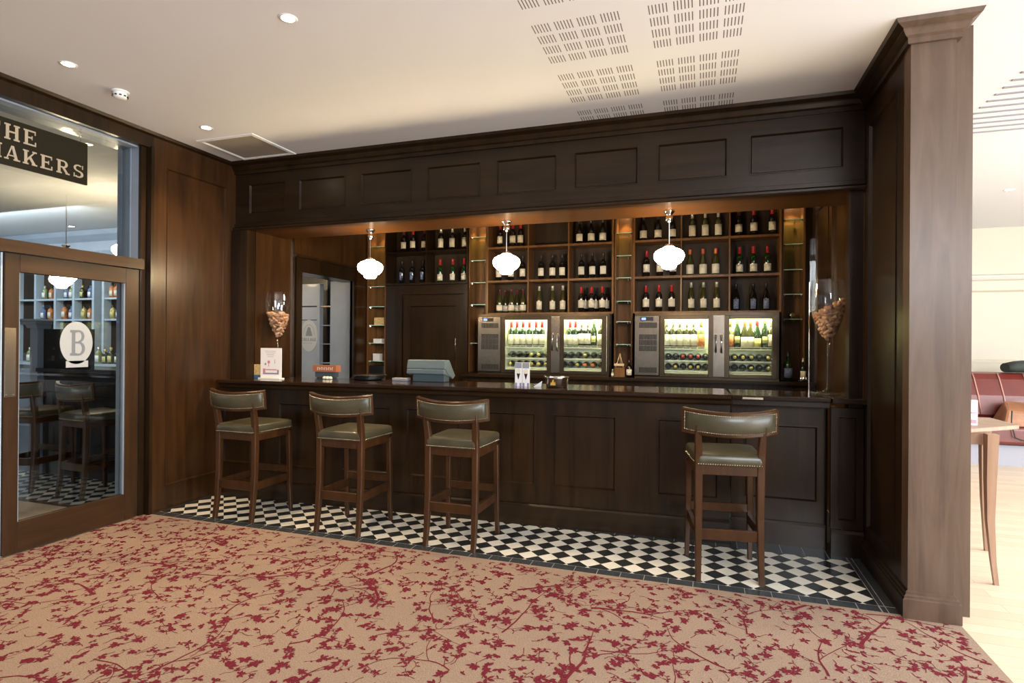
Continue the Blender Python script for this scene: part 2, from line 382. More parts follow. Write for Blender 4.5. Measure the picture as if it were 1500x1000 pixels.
# ================================================================== SETTING
# ---- floors
def make_carpet():
    rnd = random.Random(4); mb = MB(); X0, X1, Y0, Y1 = -4.56, 1.325, -3.2, 3.735
    mb.box(X0, X1, Y0, Y1, -.02, 0)
    def inside(x, y): return X0+.02 < x < X1-.02 and Y0+.02 < y < Y1-.02
    def leaf(x, y, a, l, w):
        if not (inside(x, y) and inside(x+l*math.cos(a), y+l*math.sin(a))): return
        c, s_ = math.cos(a), math.sin(a)
        pts = [(0, 0), (l*.3, -w*.42), (l*.65, -w*.5), (l, -w*.08), (l*.95, w*.12), (l*.6, w*.5), (l*.25, w*.38)]
        zz = rnd.uniform(.0004, .0018); mb.poly([(x+p*c-q*s_, y+p*s_+q*c, zz) for p, q in pts], 1)
    def ribbon(P, w0, w1):
        for i in range(len(P)-1):
            (x, y), (u, v) = P[i], P[i+1]
            if not (inside(x, y) and inside(u, v)): return
            a = math.atan2(v-y, u-x); t0 = w0+(w1-w0)*i/(len(P)-1); t1 = w0+(w1-w0)*(i+1)/(len(P)-1)
            nx, ny = -math.sin(a), math.cos(a)
            zz = rnd.uniform(.0004, .0018); mb.poly([(x-nx*t0, y-ny*t0, zz), (u-nx*t1, v-ny*t1, zz), (u+nx*t1, v+ny*t1, zz), (x+nx*t0, y+ny*t0, zz)], 1)
    def blossom(x, y, sz=1):
        n = rnd.choice([3, 4, 5, 5, 6]); a0 = rnd.random()*6.28; fan = rnd.choice([3.4, 4.4, 6.28])
        for k in range(n): leaf(x, y, a0+fan*k/n+rnd.uniform(-.15, .15), sz*rnd.uniform(.024, .042), sz*rnd.uniform(.013, .02))
    def branch(x, y, a, L, w, depth):
        P = [(x, y)]; bend = rnd.uniform(-.16, .16)
        for i in range(int(L/.045)):
            a += bend+rnd.uniform(-.22, .22); x += .045*math.cos(a); y += .045*math.sin(a); P.append((x, y))
            if rnd.random() < .34:
                sd = rnd.choice([-1, 1]); t = a+sd*rnd.uniform(.6, 1.2)
                if depth and rnd.random() < .5: branch(x, y, t, rnd.uniform(.12, .3), w*.45, depth-1)
                else:
                    l = rnd.uniform(.02, .07); x2, y2 = x+l*math.cos(t), y+l*math.sin(t)
                    ribbon([(x, y), (x2, y2)], .0022, .0012); blossom(x2, y2, .8)
        ribbon(P, w, .0016); blossom(x, y, 1.1)
    gy = Y0+.2
    row = 0
    while gy < Y1+.2:
        gx = X0+(.25 if row % 2 else 0)
        while gx < X1+.2:
            branch(gx+rnd.uniform(-.1, .1), gy+rnd.uniform(-.1, .1), rnd.choice([.6, 1.0, 1.4, 2.2, 2.9, .1])+rnd.uniform(-.2, .2), rnd.uniform(.40, .62), rnd.choice([.004, .006, .011]), 1)
            gx += .46
        gy += .42; row += 1
    # evenly scattered sprigs: a thin crooked stem with leaves along it
    gy = Y0
    while gy < Y1:
        gx = X0
        while gx < X1:
            x, y, a = gx+rnd.uniform(-.035, .035), gy+rnd.uniform(-.03, .03), rnd.random()*6.28
            if rnd.random() < .62:
                P = [(x, y)]
                for _ in range(rnd.choice([2, 3, 3, 4])):
                    a += rnd.uniform(-.7, .7); x += .026*math.cos(a); y += .026*math.sin(a); P.append((x, y))
                    if rnd.random() < .5: leaf(x, y, a+rnd.choice([-1, 1])*rnd.uniform(.6, 1.3), rnd.uniform(.016, .028), .010)
                ribbon(P, .0022, .0012)
                blossom(x, y, rnd.choice([.5, .7, .9, 1.05]))
            elif rnd.random() < .6: blossom(x, y, rnd.choice([.6, .9, 1.15]))
            gx += .078
        gy += .066
    return mb
struct(make_carpet(), 'floor', ['carpet', 'carpetred'])
M['tiles'] = tile_material(-4.5, 1.08, 3.735, 4.66, .03, .11, .085, .12, 'chequer_tiles')
struct(MB().box(-4.5, 1.08, 3.735, 4.9, -.02, 0), 'floor', 'tiles')
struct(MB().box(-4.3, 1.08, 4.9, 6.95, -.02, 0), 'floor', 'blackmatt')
struct(MB().box(1.325, 10, -3.2, 3.735, -.02, 0).box(1.081, 10, 3.735, 10.5, -.02, 0), 'floor', 'planks')
M['tiles2'] = tile_material(-13, -4.56, 3.64, 4.46, .0, .0, .06, .0, 'other_bar_tiles')
struct(MB().box(-13, -4.56, -3.2, 3.64, -.02, 0), 'floor', 'planks')
struct(MB().box(-13, -4.56, 3.64, 6.95, -.02, 0), 'floor', 'tiles2')
# ---- ceiling
struct(MB().box(-13, 10, -3.2, 10.6, CH, CH+.1), 'ceiling', 'ceiling')
# ---- cornice in one mitred run: left wall, over the bar, right wall, round the pillar
cp = [(0, CH-.115), (.02, CH-.115), (.02, CH-.085), (.035, CH-.075), (.05, CH-.05), (.05, CH-.04), (.085, CH-.022), (.095, CH), (0, CH)]
struct(MB().sweep([(a, b) for a, b in cp], [(-4.56, -3.2), (-4.56, 4.65), (1.085, 4.65), (1.085, 3.72), (1.30, 3.72), (1.30, 3.815)], segm=[0, 0, 0, 1, 1]), 'trim_1', ['wood', 'pillar'])
# ---- left wall: panelled section between door and bar, header and frame of the glazed screen
mb = MB().panelled((-4.5, 3.735, 0), (0, 1, 0), (0, 0, 1), (1, 0, 0), .915, CH-.02, [(.13, .80, .21, 3.02)], thick=.06)
struct(mb, 'wall_left', 'panelwood')
struct(MB().box(-4.56, -4.50, -3.2, 3.735, 3.145, CH), 'trim_2', 'wood')
struct(MB().box(-4.82, -4.56, -3.2, 3.72, 3.15, CH-.01).box(-4.80, -4.57, -3.2, 3.64, 3.135, 3.15), 'trim_3', 'bluegrey')
jb = MB().box(-4.82, -4.575, 3.655, 3.735, 0, 3.15).box(-4.80, -4.76, 3.64, 3.655, 0, 3.15).box(-4.70, -4.66, 3.635, 3.655, 0, 3.15)
struct(jb, 'trim_4', 'bluegrey')
struct(MB().box(-4.575, -4.545, 3.655, 3.70, 0, 3.145).box(-4.56, -4.49, 3.705, 3.735, 0, CH-.12), 'trim_5', 'wood')
struct(MB().box(-4.62, -4.50, 1.2, 3.655, 2.095, 2.165).box(-4.64, -4.5, 1.2, 3.655, 2.165, 2.18), 'trim_6', 'doorwoody')
struct(MB().box(-4.66, -4.65, 1.2, 3.64, 2.18, 3.14), 'window_1', 'doorglass')
# wall between the two bars (behind the panelled section, up to the doorway)
mb = MB().box(-4.50, -4.30, 4.715, 5.395, 0, CH).box(-4.50, -4.30, 5.40, 6.41, 2.29, CH).box(-4.33, -4.30, 6.41, 6.95, 0, CH)
struct(mb, 'wall_left_inner', 'panelwood')
# doorway casing
mb = MB().box(-4.50, -4.275, 5.30, 5.40, 0, 2.27).box(-4.335, -4.275, 6.41, 6.47, 0, 2.27).box(-4.50, -4.27, 5.30, 6.47, 2.27, 2.43).box(-4.50, -4.245, 5.28, 6.49, 2.43, 2.46)
struct(mb, 'trim_7', 'wood')
struct(MB().box(-4.30, -4.285, 5.255, 5.275, 1.12, 2.85), 'trim_8', 'steel')
# ---- bar alcove: fascia, soffit, corner posts, back wall, ceiling over the back bar
rects = [(a+4.5, b+4.5, .165, .465) for a, b in [(-4.33, -3.89), (-3.73, -3.205), (-3.04, -2.508), (-2.357, -1.84), (-1.694, -1.158), (-1.014, -.495), (-.348, .17), (.323, .952)]]
mb = MB().panelled((-4.5, 4.65, 2.60), (1, 0, 0), (0, 0, 1), (0, -1, 0), 5.58, CH-2.61, rects, thick=.06)
struct(mb, 'wall_fascia', 'woodx')
mb = MB().sweep([(0, 2.598), (.025, 2.598), (.035, 2.61), (.035, 2.625), (.015, 2.64), (.015, 2.67), (0, 2.675)], [(-4.5, 4.65), (1.08, 4.65)])
struct(mb, 'trim_9', 'woodx')
struct(MB().box(-4.30, 1.08, 4.71, 5.13, 2.60, 2.64).box(-4.30, 1.08, 5.10, 5.13, 2.64, 2.90), 'trim_10', 'soffitwood')
struct(MB().box(-4.495, -4.305, 4.60, 4.71, 0, 2.60), 'trim_11', 'wood')
struct(MB().box(.99, 1.08, 4.66, 4.78, 0, 2.60), 'trim_12', 'wood')
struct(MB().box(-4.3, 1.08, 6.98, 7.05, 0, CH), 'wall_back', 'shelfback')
struct(MB().box(-4.3, 1.08, 6.30, 6.66, 2.97, 3.08), 'trim_13', 'woodx')
# ---- right wall with pilaster end
mb = MB().panelled((1.085, 4.65, 0), (0, -1, 0), (0, 0, 1), (-1, 0, 0), .82, CH-.02, [(.10, .70, .24, 3.02)], thick=.05)
struct(mb, 'wall_right', 'wood')
mb = MB().box(1.11, 1.41, 3.82, 6.95, 0, CH-.005)
struct(mb, 'wall_right_core', 'pillar')
mb = MB().panelled((1.085, 6.95, 0), (0, -1, 0), (0, 0, 1), (-1, 0, 0), 2.15, CH-.02, [(.42, 1.05, .95, 2.85), (1.20, 1.95, .95, 2.85)], thick=.02)
struct(mb, 'wall_right_inner', 'panelwood')
mb = MB().box(1.085, 1.30, 3.72, 3.83, 0, CH-.005)
struct(mb, 'trim_14', 'pillar')
bp = [(0, 0), (.03, 0), (.03, .105), (.022, .112), (.022, .122), (.012, .130), (.012, .142), (0, .150)]
struct(MB().sweep(bp, [(1.085, 4.60), (1.085, 3.72), (1.30, 3.72), (1.30, 3.80)], segm=[0, 1, 1]), 'baseboard_right', ['wood', 'pillar'])

struct(MB().box(1.022, 1.083, 6.73, 6.98, 0, CH-.01), 'trim_18', 'wood')
# ---- room beyond on the right
struct(MB().panelled((1.41, 10.5, 0), (1, 0, 0), (0, 0, 1), (0, -1, 0), 8.6, CH, [(.25+k*1.05, 1.15+k*1.05, 1.25, 2.36) for k in range(8)], thick=.06, depth=.02, bead=.05, proud=.015), 'wall_far', 'creamwall')
struct(MB().sweep([(0, 2.48), (.03, 2.50), (.05, 2.54), (.05, 2.56), (0, 2.58)], [(1.41, 10.5), (10, 10.5)]), 'trim_15', 'whitetrim')
# slatted linear grille in that ceiling
mb = MB()
for k in range(12): mb.box(1.95, 4.2, 4.45+k*.118, 4.45+k*.118+.026, CH-.006, CH-.0005)
g = thing('slatted_ceiling_grille', 'white slatted grille in the bright ceiling beyond the pillar', 'ceiling grille', (3, 5.1, CH))
sl = build(mb, 'slot_openings', 'greyprint', g)

# ---- neighbouring bar seen through the glazed screen
struct(MB().box(-13, -4.5, 7.2, 7.3, 0, CH), 'wall_other_bar', 'wood')
struct(MB().sweep([(0, 2.86), (.03, 2.86), (.05, 2.95), (.05, 3.1), (.12, 3.2), (.14, CH-.005), (0, CH-.005)], [(-13, 6.84), (-4.5, 6.84)]), 'trim_16', 'bluegrey')
struct(MB().box(-13.1, -13, -3.2, 7.3, 0, CH), 'wall_other_bar_end', 'bluegrey')
mb = MB()
XS = [-11.6, -11.1, -10.72, -10.27, -9.80]; XS2 = [-9.57, -9.05, -8.72]
# ================================================================== GLAZED DOOR AND SIGN
d = thing('glazed_door', 'tall wood framed glass door on the left, with round initial sticker', 'door', (-4.555, 3.62, 0))
a, b = 2.645, 3.63
bevel(build(MB().box(-4.58, -4.53, a, 2.735, .01, 2.09), 'stile', 'doorwood', d), .003)
bevel(build(MB().box(-4.58, -4.53, 3.515, b, .01, 2.09), 'stile', 'doorwood', d), .003)
bevel(build(MB().box(-4.58, -4.53, 2.735, 3.515, 1.965, 2.09), 'top_rail', 'doorwoody', d), .003)
bevel(build(MB().box(-4.58, -4.53, 2.735, 3.515, .01, .222), 'bottom_rail', 'doorwoody', d), .003)
build(MB().box(-4.572, -4.538, 2.735, 2.742, .222, 1.965).box(-4.572, -4.538, 3.508, 3.515, .222, 1.965), 'glazing_bead', 'bluegrey', d)
pane = build(MB().box(-4.558, -4.552, 2.742, 3.508, .222, 1.965), 'glass_pane', 'doorglass', d)
def ellipse(cy, cz, ry, rz_, x, n=36, t=.002):
    return [[(x+dx, cy+ry*math.cos(2*PI*k/n), cz+rz_*math.sin(2*PI*k/n)) for k in range(n)] for dx in (0, t)]
mb = MB().loft(ellipse(3.137, 1.472, .121, .162, -4.551), True, 0)
mb.box(-4.551, -4.549, 3.06, 3.225, 1.285, 1.335)
st = build(mb, 'round_sticker', 'etched', pane)

# ---- glyphs on a plane: 2-D polygons -> mesh
def slab_glyph(ch):
    """slab-serif capitals in a 1 x 1 box, returns convex polygons"""
    S = .20; T = .10
    def R(a, b, c, d_): return [(a, c), (b, c), (b, d_), (a, d_)]
    def stem(x): return [R(x, x+S, 0, 1), R(x-.09, x+S+.09, 0, T), R(x-.09, x+S+.09, 1-T, 1)]
    def arc(cx, cy, r0x, r0y, r1x, r1y, a0, a1, n=8):
        out = []
        for i in range(n):
            p, q = a0+(a1-a0)*i/n, a0+(a1-a0)*(i+1)/n
            out.append([(cx+r0x*math.cos(p), cy+r0y*math.sin(p)), (cx+r1x*math.cos(p), cy+r1y*math.sin(p)), (cx+r1x*math.cos(q), cy+r1y*math.sin(q)), (cx+r0x*math.cos(q), cy+r0y*math.sin(q))])
        return out
    if ch == 'T': return [R(.42, .58, 0, 1), R(.32, .68, 0, T), R(.05, .95, 1-.12, 1), R(.05, .12, .72, 1), R(.88, .95, .72, 1)]
    if ch == 'H': return stem(.12)+stem(.70)+[R(.2, .8, .46, .56)]
    if ch == 'E': return stem(.14)+[R(.14, .86, 0, .1), R(.14, .84, .9, 1), R(.2, .62, .46, .56), R(.80, .88, 0, .28), R(.78, .85, .74, 1), R(.58, .64, .38, .64)]
    if ch == 'M': return [R(.10, .18, 0, 1), R(.02, .26, 0, T), R(.74, .90, 0, 1), R(.66, .98, 0, T), R(.0, .22, 1-T, 1), R(.76, 1, 1-T, 1),
                          [(.10, 1), (.28, 1), (.56, .12), (.46, .0)], [(.46, 0), (.54, 0), (.84, 1), (.72, 1)]]
    if ch == 'A': return [[(.10, 0), (.18, 0), (.54, 1), (.44, 1)], [(.68, 0), (.88, 0), (.60, 1), (.44, 1)], R(.28, .72, .26, .34), R(0, .28, 0, T), R(.58, 1, 0, T)]
    if ch == 'K': return stem(.12)+[[(.26, .36), (.34, .28), (.86, .96), (.76, .96)], [(.38, .52), (.52, .64), (.92, .02), (.70, .02)], R(.62, .98, 0, T), R(.64, .94, 1-T, 1)]
    if ch == 'R': return stem(.12)+[R(.2, .52, .9, 1), R(.2, .52, .44, .54)]+arc(.52, .72, .14, .18, .32, .28, -PI/2, PI/2)+[[(.42, .46), (.58, .50), (.92, .02), (.72, .02)], R(.68, .98, 0, T)]
    if ch == 'S': return arc(.5, .73, .20, .17, .36, .27, .25*PI, 1.5*PI, 10)+arc(.5, .27, .20, .17, .38, .27, -.78*PI, .5*PI, 10)+[R(.78, .85, .70, .98), R(.14, .21, .02, .32)]
    if ch == 'B': return stem(.12)+[R(.2, .52, .92, 1), R(.2, .52, .47, .55), R(.2, .52, 0, .08)]+arc(.52, .755, .16, .17, .32, .245, -PI/2, PI/2)+arc(.52, .275, .19, .2, .36, .275, -PI/2, PI/2)
    if ch == 'O': return arc(.5, .5, .22, .34, .40, .5, 0, 2*PI, 18)
    if ch == 'L': return stem(.14)+[R(.14, .84, 0, .1), R(.78, .86, 0, .28)]
    if ch == 'C': return arc(.5, .5, .22, .36, .40, .5, .22*PI, 1.78*PI, 14)
    if ch == 'G': return arc(.5, .5, .22, .36, .40, .5, .22*PI, 1.9*PI, 14)+[R(.68, .86, .12, .45)]
    return []
def letters(mb, word, y0, z0, w, h, gap, place, mi=0):
    """place(u, v, depth) -> xyz"""
    u = y0
    for ch in word:
        for ig, pg in enumerate(slab_glyph(ch)):
            n = len(pg); fr = [place(u+p*w, z0+q*h, .002+ig*.00012) for p, q in pg]; bk = [place(u+p*w, z0+q*h, 0) for p, q in pg]
            mb.loft([bk, fr], True, mi)
        u += w+gap
pl = lambda u, v, t: (-4.549+t*.5, u, v)
mb = MB(); letters(mb, 'B', 3.085, 1.375, .13, .195, 0, pl)
build(mb, 'sticker_initial', 'etchgrey', pane)
mb = MB().box(-4.529, -4.524, 2.646, 2.712, 1.10, 1.575)
for z in (1.115, 1.34, 1.56): 
    mb.cyl((-4.524, 2.655, z), .004, .002, 8, 1, 'X'); mb.cyl((-4.524, 2.700, z), .004, .002, 8, 1, 'X')
build(mb, 'push_plate', ['steel', 'chrome'], d)
# neighbouring fixed leaf, cut by the frame of the photograph
d = thing('glazed_side_panel', 'clear glass panel beside the door, cut off by the left picture edge', 'glass panel', (-4.555, 2.0, 0))
build(MB().box(-4.56, -4.548, 1.3, 2.638, .01, 2.09), 'glass_pane', 'doorglass', d)
build(MB().box(-4.562, -4.546, 2.630, 2.640, .01, 2.09), 'edge_channel', 'cabblue', d)
# hanging sign
d = thing('hanging_sign', 'dark brown hanging sign with gold capitals above the glass door', 'sign', (-4.60, 2.9, 2.70))
build(MB().box(-4.605, -4.585, 1.75, 3.232, 2.705, 3.028), 'sign_board', 'sign', d)
mb = MB(); pl = lambda u, v, t: (-4.585+t, u, v)
H2 = .098
letters(mb, 'THE', 2.546, 2.885, .098, .108, .018, pl); build(mb, 'upper_word', 'signletter', d)
mb = MB(); letters(mb, 'MAKERS', 2.553, 2.746, .098, .100, .014, pl); build(mb, 'lower_word', 'signletter', d)
for y in (1.95, 3.185):
    build(MB().tube([(-4.595, y, 3.028), (-4.595, y, 3.14)], .0015, 6).cyl((-4.595, y, 3.10), .006, .04, 10), 'hanging_wire', 'chrome', d)

# ================================================================== BAR
bar = thing('bar_counter_front', 'long dark panelled bar front on a tall plinth behind the stools', 'bar', (.2, 4.62, 0), .045)
pans = []
for k in range(7):
    c = -.905-.2-k*.66
    pans.append((c-.255+4.66, c+.255+4.66))
rects = [(max(.03, a), b, .15, .745) for a, b in pans]+[(-.53+4.66, -.08+4.66, .15, .745)]
mb = MB().panelled((-4.66, .03, .17), (1, 0, 0), (0, 0, 1), (0, -1, 0), 4.66, .87, rects, thick=.06)
build(mb, 'front_panelling', 'wood', bar)
build(MB().sweep([(0, 0), (.03, 0), (.03, .155), (.02, .17), (0, .17)], [(-4.655, 0.03), (0, 0.03)]), 'plinth', 'woodx', bar)
build(MB().box(-4.65, 0, .10, .13, 0, 1.04).box(-.03, 0, .10, .45, 0, 1.04), 'carcass', 'wood', bar)
top = thing('bar_worktop', 'polished dark wood worktop running the length of the bar', 'worktop', (.2, 4.62, 0), .045)
prof = [(-.55, 1.09), (.065, 1.09), (.08, 1.097), (.08, 1.118), (.072, 1.125), (-.55, 1.125)]
build(MB().sweep(prof, [(-4.62, 0), (0.0, 0)]), 'top_slab', 'worktop', top)
build(MB().sweep([(-.03, 1.045), (.02, 1.045), (.03, 1.055), (.035, 1.075), (.055, 1.09), (-.03, 1.09)], [(-4.62, 0), (0.0, 0)]), 'edge_moulding', 'woodx', top)
gate = thing('bar_gate', 'plain panelled gate under the lift-up flap behind the right-hand stool', 'gate', (.22, 4.76, 0))
build(MB().panelled((.215, 4.76, .02), (1, 0, 0), (0, 0, 1), (0, -1, 0), .65, 1.03, [(.09, .60, .31, .875)], thick=.04), 'gate_panel', 'wood', gate)
build(MB().sweep([(0, .0), (.025, 0), (.025, .16), (.015, .175), (0, .175)], [(.215, 4.755), (.865, 4.755)]), 'plinth', 'woodx', gate)
flap = thing('bar_flap', 'lift-up counter flap at the right end of the bar', 'flap', (.2, 4.56, 1.09))
bevel(build(MB().box(.205, .862, 4.555, 5.14, 1.092, 1.125), 'flap_board', 'worktop', flap), .006, 2)
build(MB().box(.215, .86, 4.60, 4.66, 1.052, 1.09), 'under_rail', 'woodx', flap)
build(MB().box(.28, .42, 4.552, 4.5549, 1.097, 1.112), 'hinge_plate', 'nail', flap)
post = thing('bar_end_post', 'panelled end post of the bar against the right-hand wall', 'post', (.98, 4.62, 0))
build(MB().panelled((.875, 4.63, .19), (1, 0, 0), (0, 0, 1), (0, -1, 0), .205, .86, [(.045, .165, .06, .80)], thick=.045, bead=.012), 'post_panel', 'wood', post)
build(MB().sweep([(0, 0), (.025, 0), (.025, .165), (.012, .185), (0, .185)], [(.875, 5.05), (.875, 4.63), (1.08, 4.63)][1:]), 'plinth', 'woodx', post)
build(MB().box(.860, .884, 4.80, 5.05, 0, 1.08), 'side_return', 'wood', post)
bevel(build(MB().box(.868, 1.084, 4.55, 5.14, 1.085, 1.125), 'post_top', 'worktop', post), .006, 2)

# ================================================================== STOOLS
def make_stool(label):
    t = thing('bar_stool', label, 'bar stool', (0, 0, 0), 0, 'leather bar stools with curved backs', local=True)
    def leg(path, sz):
        mb = MB(); rings = []
        for (x, y, z), s in zip(path, sz):
            h = s/2; c = h*.25
            rings.append([(x-h+c, y-h, z), (x+h-c, y-h, z), (x+h, y-h+c, z), (x+h, y+h-c, z), (x+h-c, y+h, z), (x-h+c, y+h, z), (x-h, y+h-c, z), (x-h, y-h+c, z)])
        return mb.loft(rings)
    for s in (-1, 1):
        o = build(leg([(s*.190, -.225, 0), (s*.188, -.205, .15), (s*.187, -.187, .40), (s*.187, -.185, .70), (s*.189, -.192, .80), (s*.193, -.208, .90), (s*.197, -.226, .985)], [.034, .039, .045, .049, .047, .043, .030]), 'leg', 'stoolwood', t)
    for s in (-1, 1):
        build(leg([(s*.212, .225, 0), (s*.208, .215, .2), (s*.202, .205, .70)], [.030, .035, .044]), 'leg', 'stoolwood', t)
    mb = MB().box(-.175, .175, -.205, -.18, .668, .728).box(-.19, .19, .195, .22, .668, .728)
    for s in (-1, 1): mb.box(min(s*.185, s*.212), max(s*.185, s*.212), -.19, .21, .668, .728)
    bevel(build(mb, 'seat_frame', 'stoolwood', t), .003)
    build(MB().chbox(-.172, .172, -.207, -.180, .255, .325, .004), 'stretcher', 'stoolwood', t)
    build(MB().chbox(-.19, .19, .196, .222, .33, .39, .004), 'stretcher', 'stoolwood', t)
    for s in (-1, 1): build(MB().loft([[(s*.198-.012, y, .262), (s*.198+.012, y, .262), (s*.198+.012, y, .325), (s*.198-.012, y, .325)] for y in (-.19, .21)]), 'stretcher', 'stoolwood', t)
    # cushion: boxed, slightly domed, trapezoid plan
    mb = MB(); rings = []
    def ring(inset, z, n=6):
        hw0, hw1, y0, y1 = .205-inset, .225-inset, -.215+inset, .235-inset; r = max(.004, .03-inset*.5); out = []
        cs = [(-hw0, y0), (hw0, y0), (hw1, y1), (-hw1, y1)]; ang = [PI, 1.5*PI, 0, .5*PI]
        for (cx, cy), a in zip(cs, ang):
            sx = 1 if cx > 0 else -1; sy = 1 if cy > 0 else -1
            for k in range(n): 
                q = a+PI/2*k/(n-1); out.append((cx-sx*r+r*math.cos(q), cy-sy*r+r*math.sin(q), z))
        return out
    for ins, z in [(.006, .726), (0, .731), (-.002, .76), (.0, .785), (.006, .795), (.02, .800), (.08, .812), (.14, .817)]: rings.append(ring(ins, z))
    build(mb.loft(rings, True, 0, True), 'seat_cushion', 'leather', t)
    mb = MB()
    def nail(x, y, z, nx, ny, r=.0042):
        mb.lathe([(0, -.001), (r, -.001), (r*.7, .0022), (0, .003)], (0, 0, 0), 5)
        k = 4*5; n = Vector((nx, ny, 0)).normalized(); a = Vector((-n.y, n.x, 0))
        for i in range(len(mb.v)-k, len(mb.v)):
            p = mb.v[i]; mb.v[i] = tuple(Vector((x, y, z))+a*p[0]+Vector((0, 0, 1))*p[1]+n*p[2])
    for i in range(27): nail(-.19+.38*i/26, -.2155, .738, 0, -1)
    for s in (-1, 1):
        for i in range(28):
            f = i/27; nail(s*(.206+.02*f), -.20+.42*f, .738, s, 0)
    cush_nails = build(mb, 'nail_trim', 'nail', t)
    # curved backrest
    Z0, Z1 = .930, 1.090
    def P(tt, off, z): 
        # tt in -1..1 ; bow convex towards -y
        x = .284*tt; y = -.262+.095*tt*tt; dx, dy = .284, .19*tt; z -= .020*(1-tt*tt)-.004; l = math.hypot(dx, dy); nx, ny = dy/l, -dx/l
        lean = (z-Z0)*-.10
        return (x+nx*off, y+ny*off+lean, z)
    n = 18; rings = []
    for i in range(n+1):
        tt = -1+2*i/n; rings.append([P(tt, -.014, Z0), P(tt, .010, Z0), P(tt, .014, Z0+.006), P(tt, .014, Z1-.008), P(tt, .008, Z1), P(tt, -.016, Z1), P(tt, -.018, Z1-.008), P(tt, -.018, Z0+.006)])
    back = build(MB().loft(rings, True, 0), 'backrest', 'stoolwood', t)
    for off, sg in ((.0145, 1), (-.0185, -1)):
        rings = []
        for i in range(n+1):
            tt = (-1+2*i/n)*.945; e = 0 if i in (0, n) else 1
            za, zb = Z0+.022, Z1-.022
            rings.append([P(tt, off, za), P(tt, off+sg*.004*e, za+.004), P(tt, off+sg*.008*e, (za+zb)/2), P(tt, off+sg*.004*e, zb-.004), P(tt, off, zb), P(tt, off-sg*.002, (za+zb)/2)])
        build(MB().loft(rings, True, 0, True), 'backrest_pad', 'leather', back)
    mb = MB()
    for i in range(43):
        tt = (-1+2*i/42)*.94; d0 = P(tt, .014, 0); d1 = P(tt, .020, 0); nx, ny = d1[0]-d0[0], d1[1]-d0[1]
        for z in (Z0+.024, Z1-.024): q = P(tt, .015, z); nail(q[0], q[1], q[2], nx, ny, .0045)
    for tt in (-.945, .945):
        for k in range(1, 9):
            z = Z0+.022+(Z1-Z0-.044)*k/9; q = P(tt, .015, z); d0 = P(tt, .014, 0); d1 = P(tt, .020, 0); nail(q[0], q[1], q[2], d1[0]-d0[0], d1[1]-d0[1], .0045)
    build(mb, 'nail_trim', 'nail', back)
    return t
st0 = make_stool('leather backed wooden bar stool standing nearest the left wall')
G = 'leather bar stools with curved backs'
st0.location = (-3.707, 4.055, 0); st0.rotation_euler = (0, 0, 0)
dup(st0, (-2.690, 4.050, 0), .0, 'leather backed wooden bar stool, second from the left wall, before the till', G)
dup(st0, (-1.737, 4.050, 0), .0, 'leather backed wooden bar stool in the middle, below the left wine cooler', G)
dup(st0, (.140, 4.095, 0), .13, 'leather backed wooden bar stool standing alone near the right-hand pillar', G)
# stools of the neighbouring bar
G2 = 'stools of the bar behind the glass door'
dup(st0, (-7.55, 4.02, 0), .0, 'stool beyond the glass door, left of the grey post', G2)
dup(st0, (-6.45, 4.05, 0), .2, 'shaded stool behind the glass door, under the round sticker', G2)
dup(st0, (-5.65, 4.08, 0), -.1, 'shaded stool behind the glass door, near its right stile', G2)
for o in bpy.data.objects:
    if o.get('group') == G2: o['category'] = 'bar stool'

# ================================================================== PENDANTS AND CEILING FITTINGS
def make_pendant(label):
    t = thing('pendant_lamp', label, 'pendant lamp', (0, 0, 0), 0, 'schoolhouse pendants over the bar', local=True)
    build(MB().lathe([(0, 0), (.045, 0), (.045, -.012), (.028, -.03), (.024, -.05), (.03, -.055), (.03, -.085), (.012, -.10), (0, -.10)], seg=20), 'canopy', 'chrome', t)
    build(MB().cyl((0, 0, -.28), .0055, .19, 8), 'rod', 'chrome', t)
    build(MB().lathe([(.0055, -.275), (.03, -.280), (.040, -.292), (.040, -.304), (0, -.304)], seg=20), 'fitter', 'chrome', t)
    build(MB().lathe([(0, -.300), (.040, -.299), (.052, -.310), (.085, -.322), (.112, -.342), (.122, -.362), (.123, -.384), (.112, -.410), (.090, -.434), (.066, -.448), (.061, -.454), (.058, -.470), (.040, -.482), (0, -.486)], seg=28), 'glass_shade', 'globe', t)
    return t
P0 = make_pendant('lit white glass pendant lamp on the left, above the till')
P0.location = (-3.106, 4.93, 2.60)
for (x, lb) in ((-1.692, 'lit white glass pendant lamp in the middle of the three over the bar'), (-.270, 'lit white glass pendant lamp on the right, before the right-hand shelves')):
    dup(P0, (x, 4.93, 2.60), 0, lb, 'schoolhouse pendants over the bar')
G3 = 'pendants of the bar behind the glass door'
for (x, y, z, lb) in ((-6.55, 5.05, 2.94, 'lit pendant lamp beyond the transom, at its right end'), (-7.45, 5.0, 2.66, 'lit pendant lamp seen through the top of the glass door')):
    o = dup(P0, (x, y, z), 0, lb, G3)
    mb = MB().cyl((0, 0, 0), .006, CH-z, 8)
    build(mb, 'ceiling_rod', 'chrome', o)
def downlight(x, y, label, on=True, power=18, col=(1, .72, .42), cone=1.9, blend=.8):
    t = thing('downlight', label, 'downlight', (x, y, CH), 0, 'recessed ceiling downlights')
    build(MB().lathe([(.036, -.002), (.050, -.004), (.052, 0), (.036, 0)], (x, y, CH), 24), 'bezel', 'white', t)
    build(MB().lathe([(0, -.0015), (.036, -.0015), (.036, -.0005), (0, -.0005)], (x, y, CH), 20, 0), 'lamp', 'lamp', t)
    l = bpy.data.lights.new('downlight_beam', 'SPOT'); l.energy = power; l.color = col; l.spot_size = cone; l.spot_blend = blend; l.shadow_soft_size = .04
    o = bpy.data.objects.new('downlight_beam', l); COL.objects.link(o); o.parent = t; o.location = (0, 0, -.02)
    return t
downlight(-3.913, 2.63, 'round ceiling downlight above the glass door', power=120)
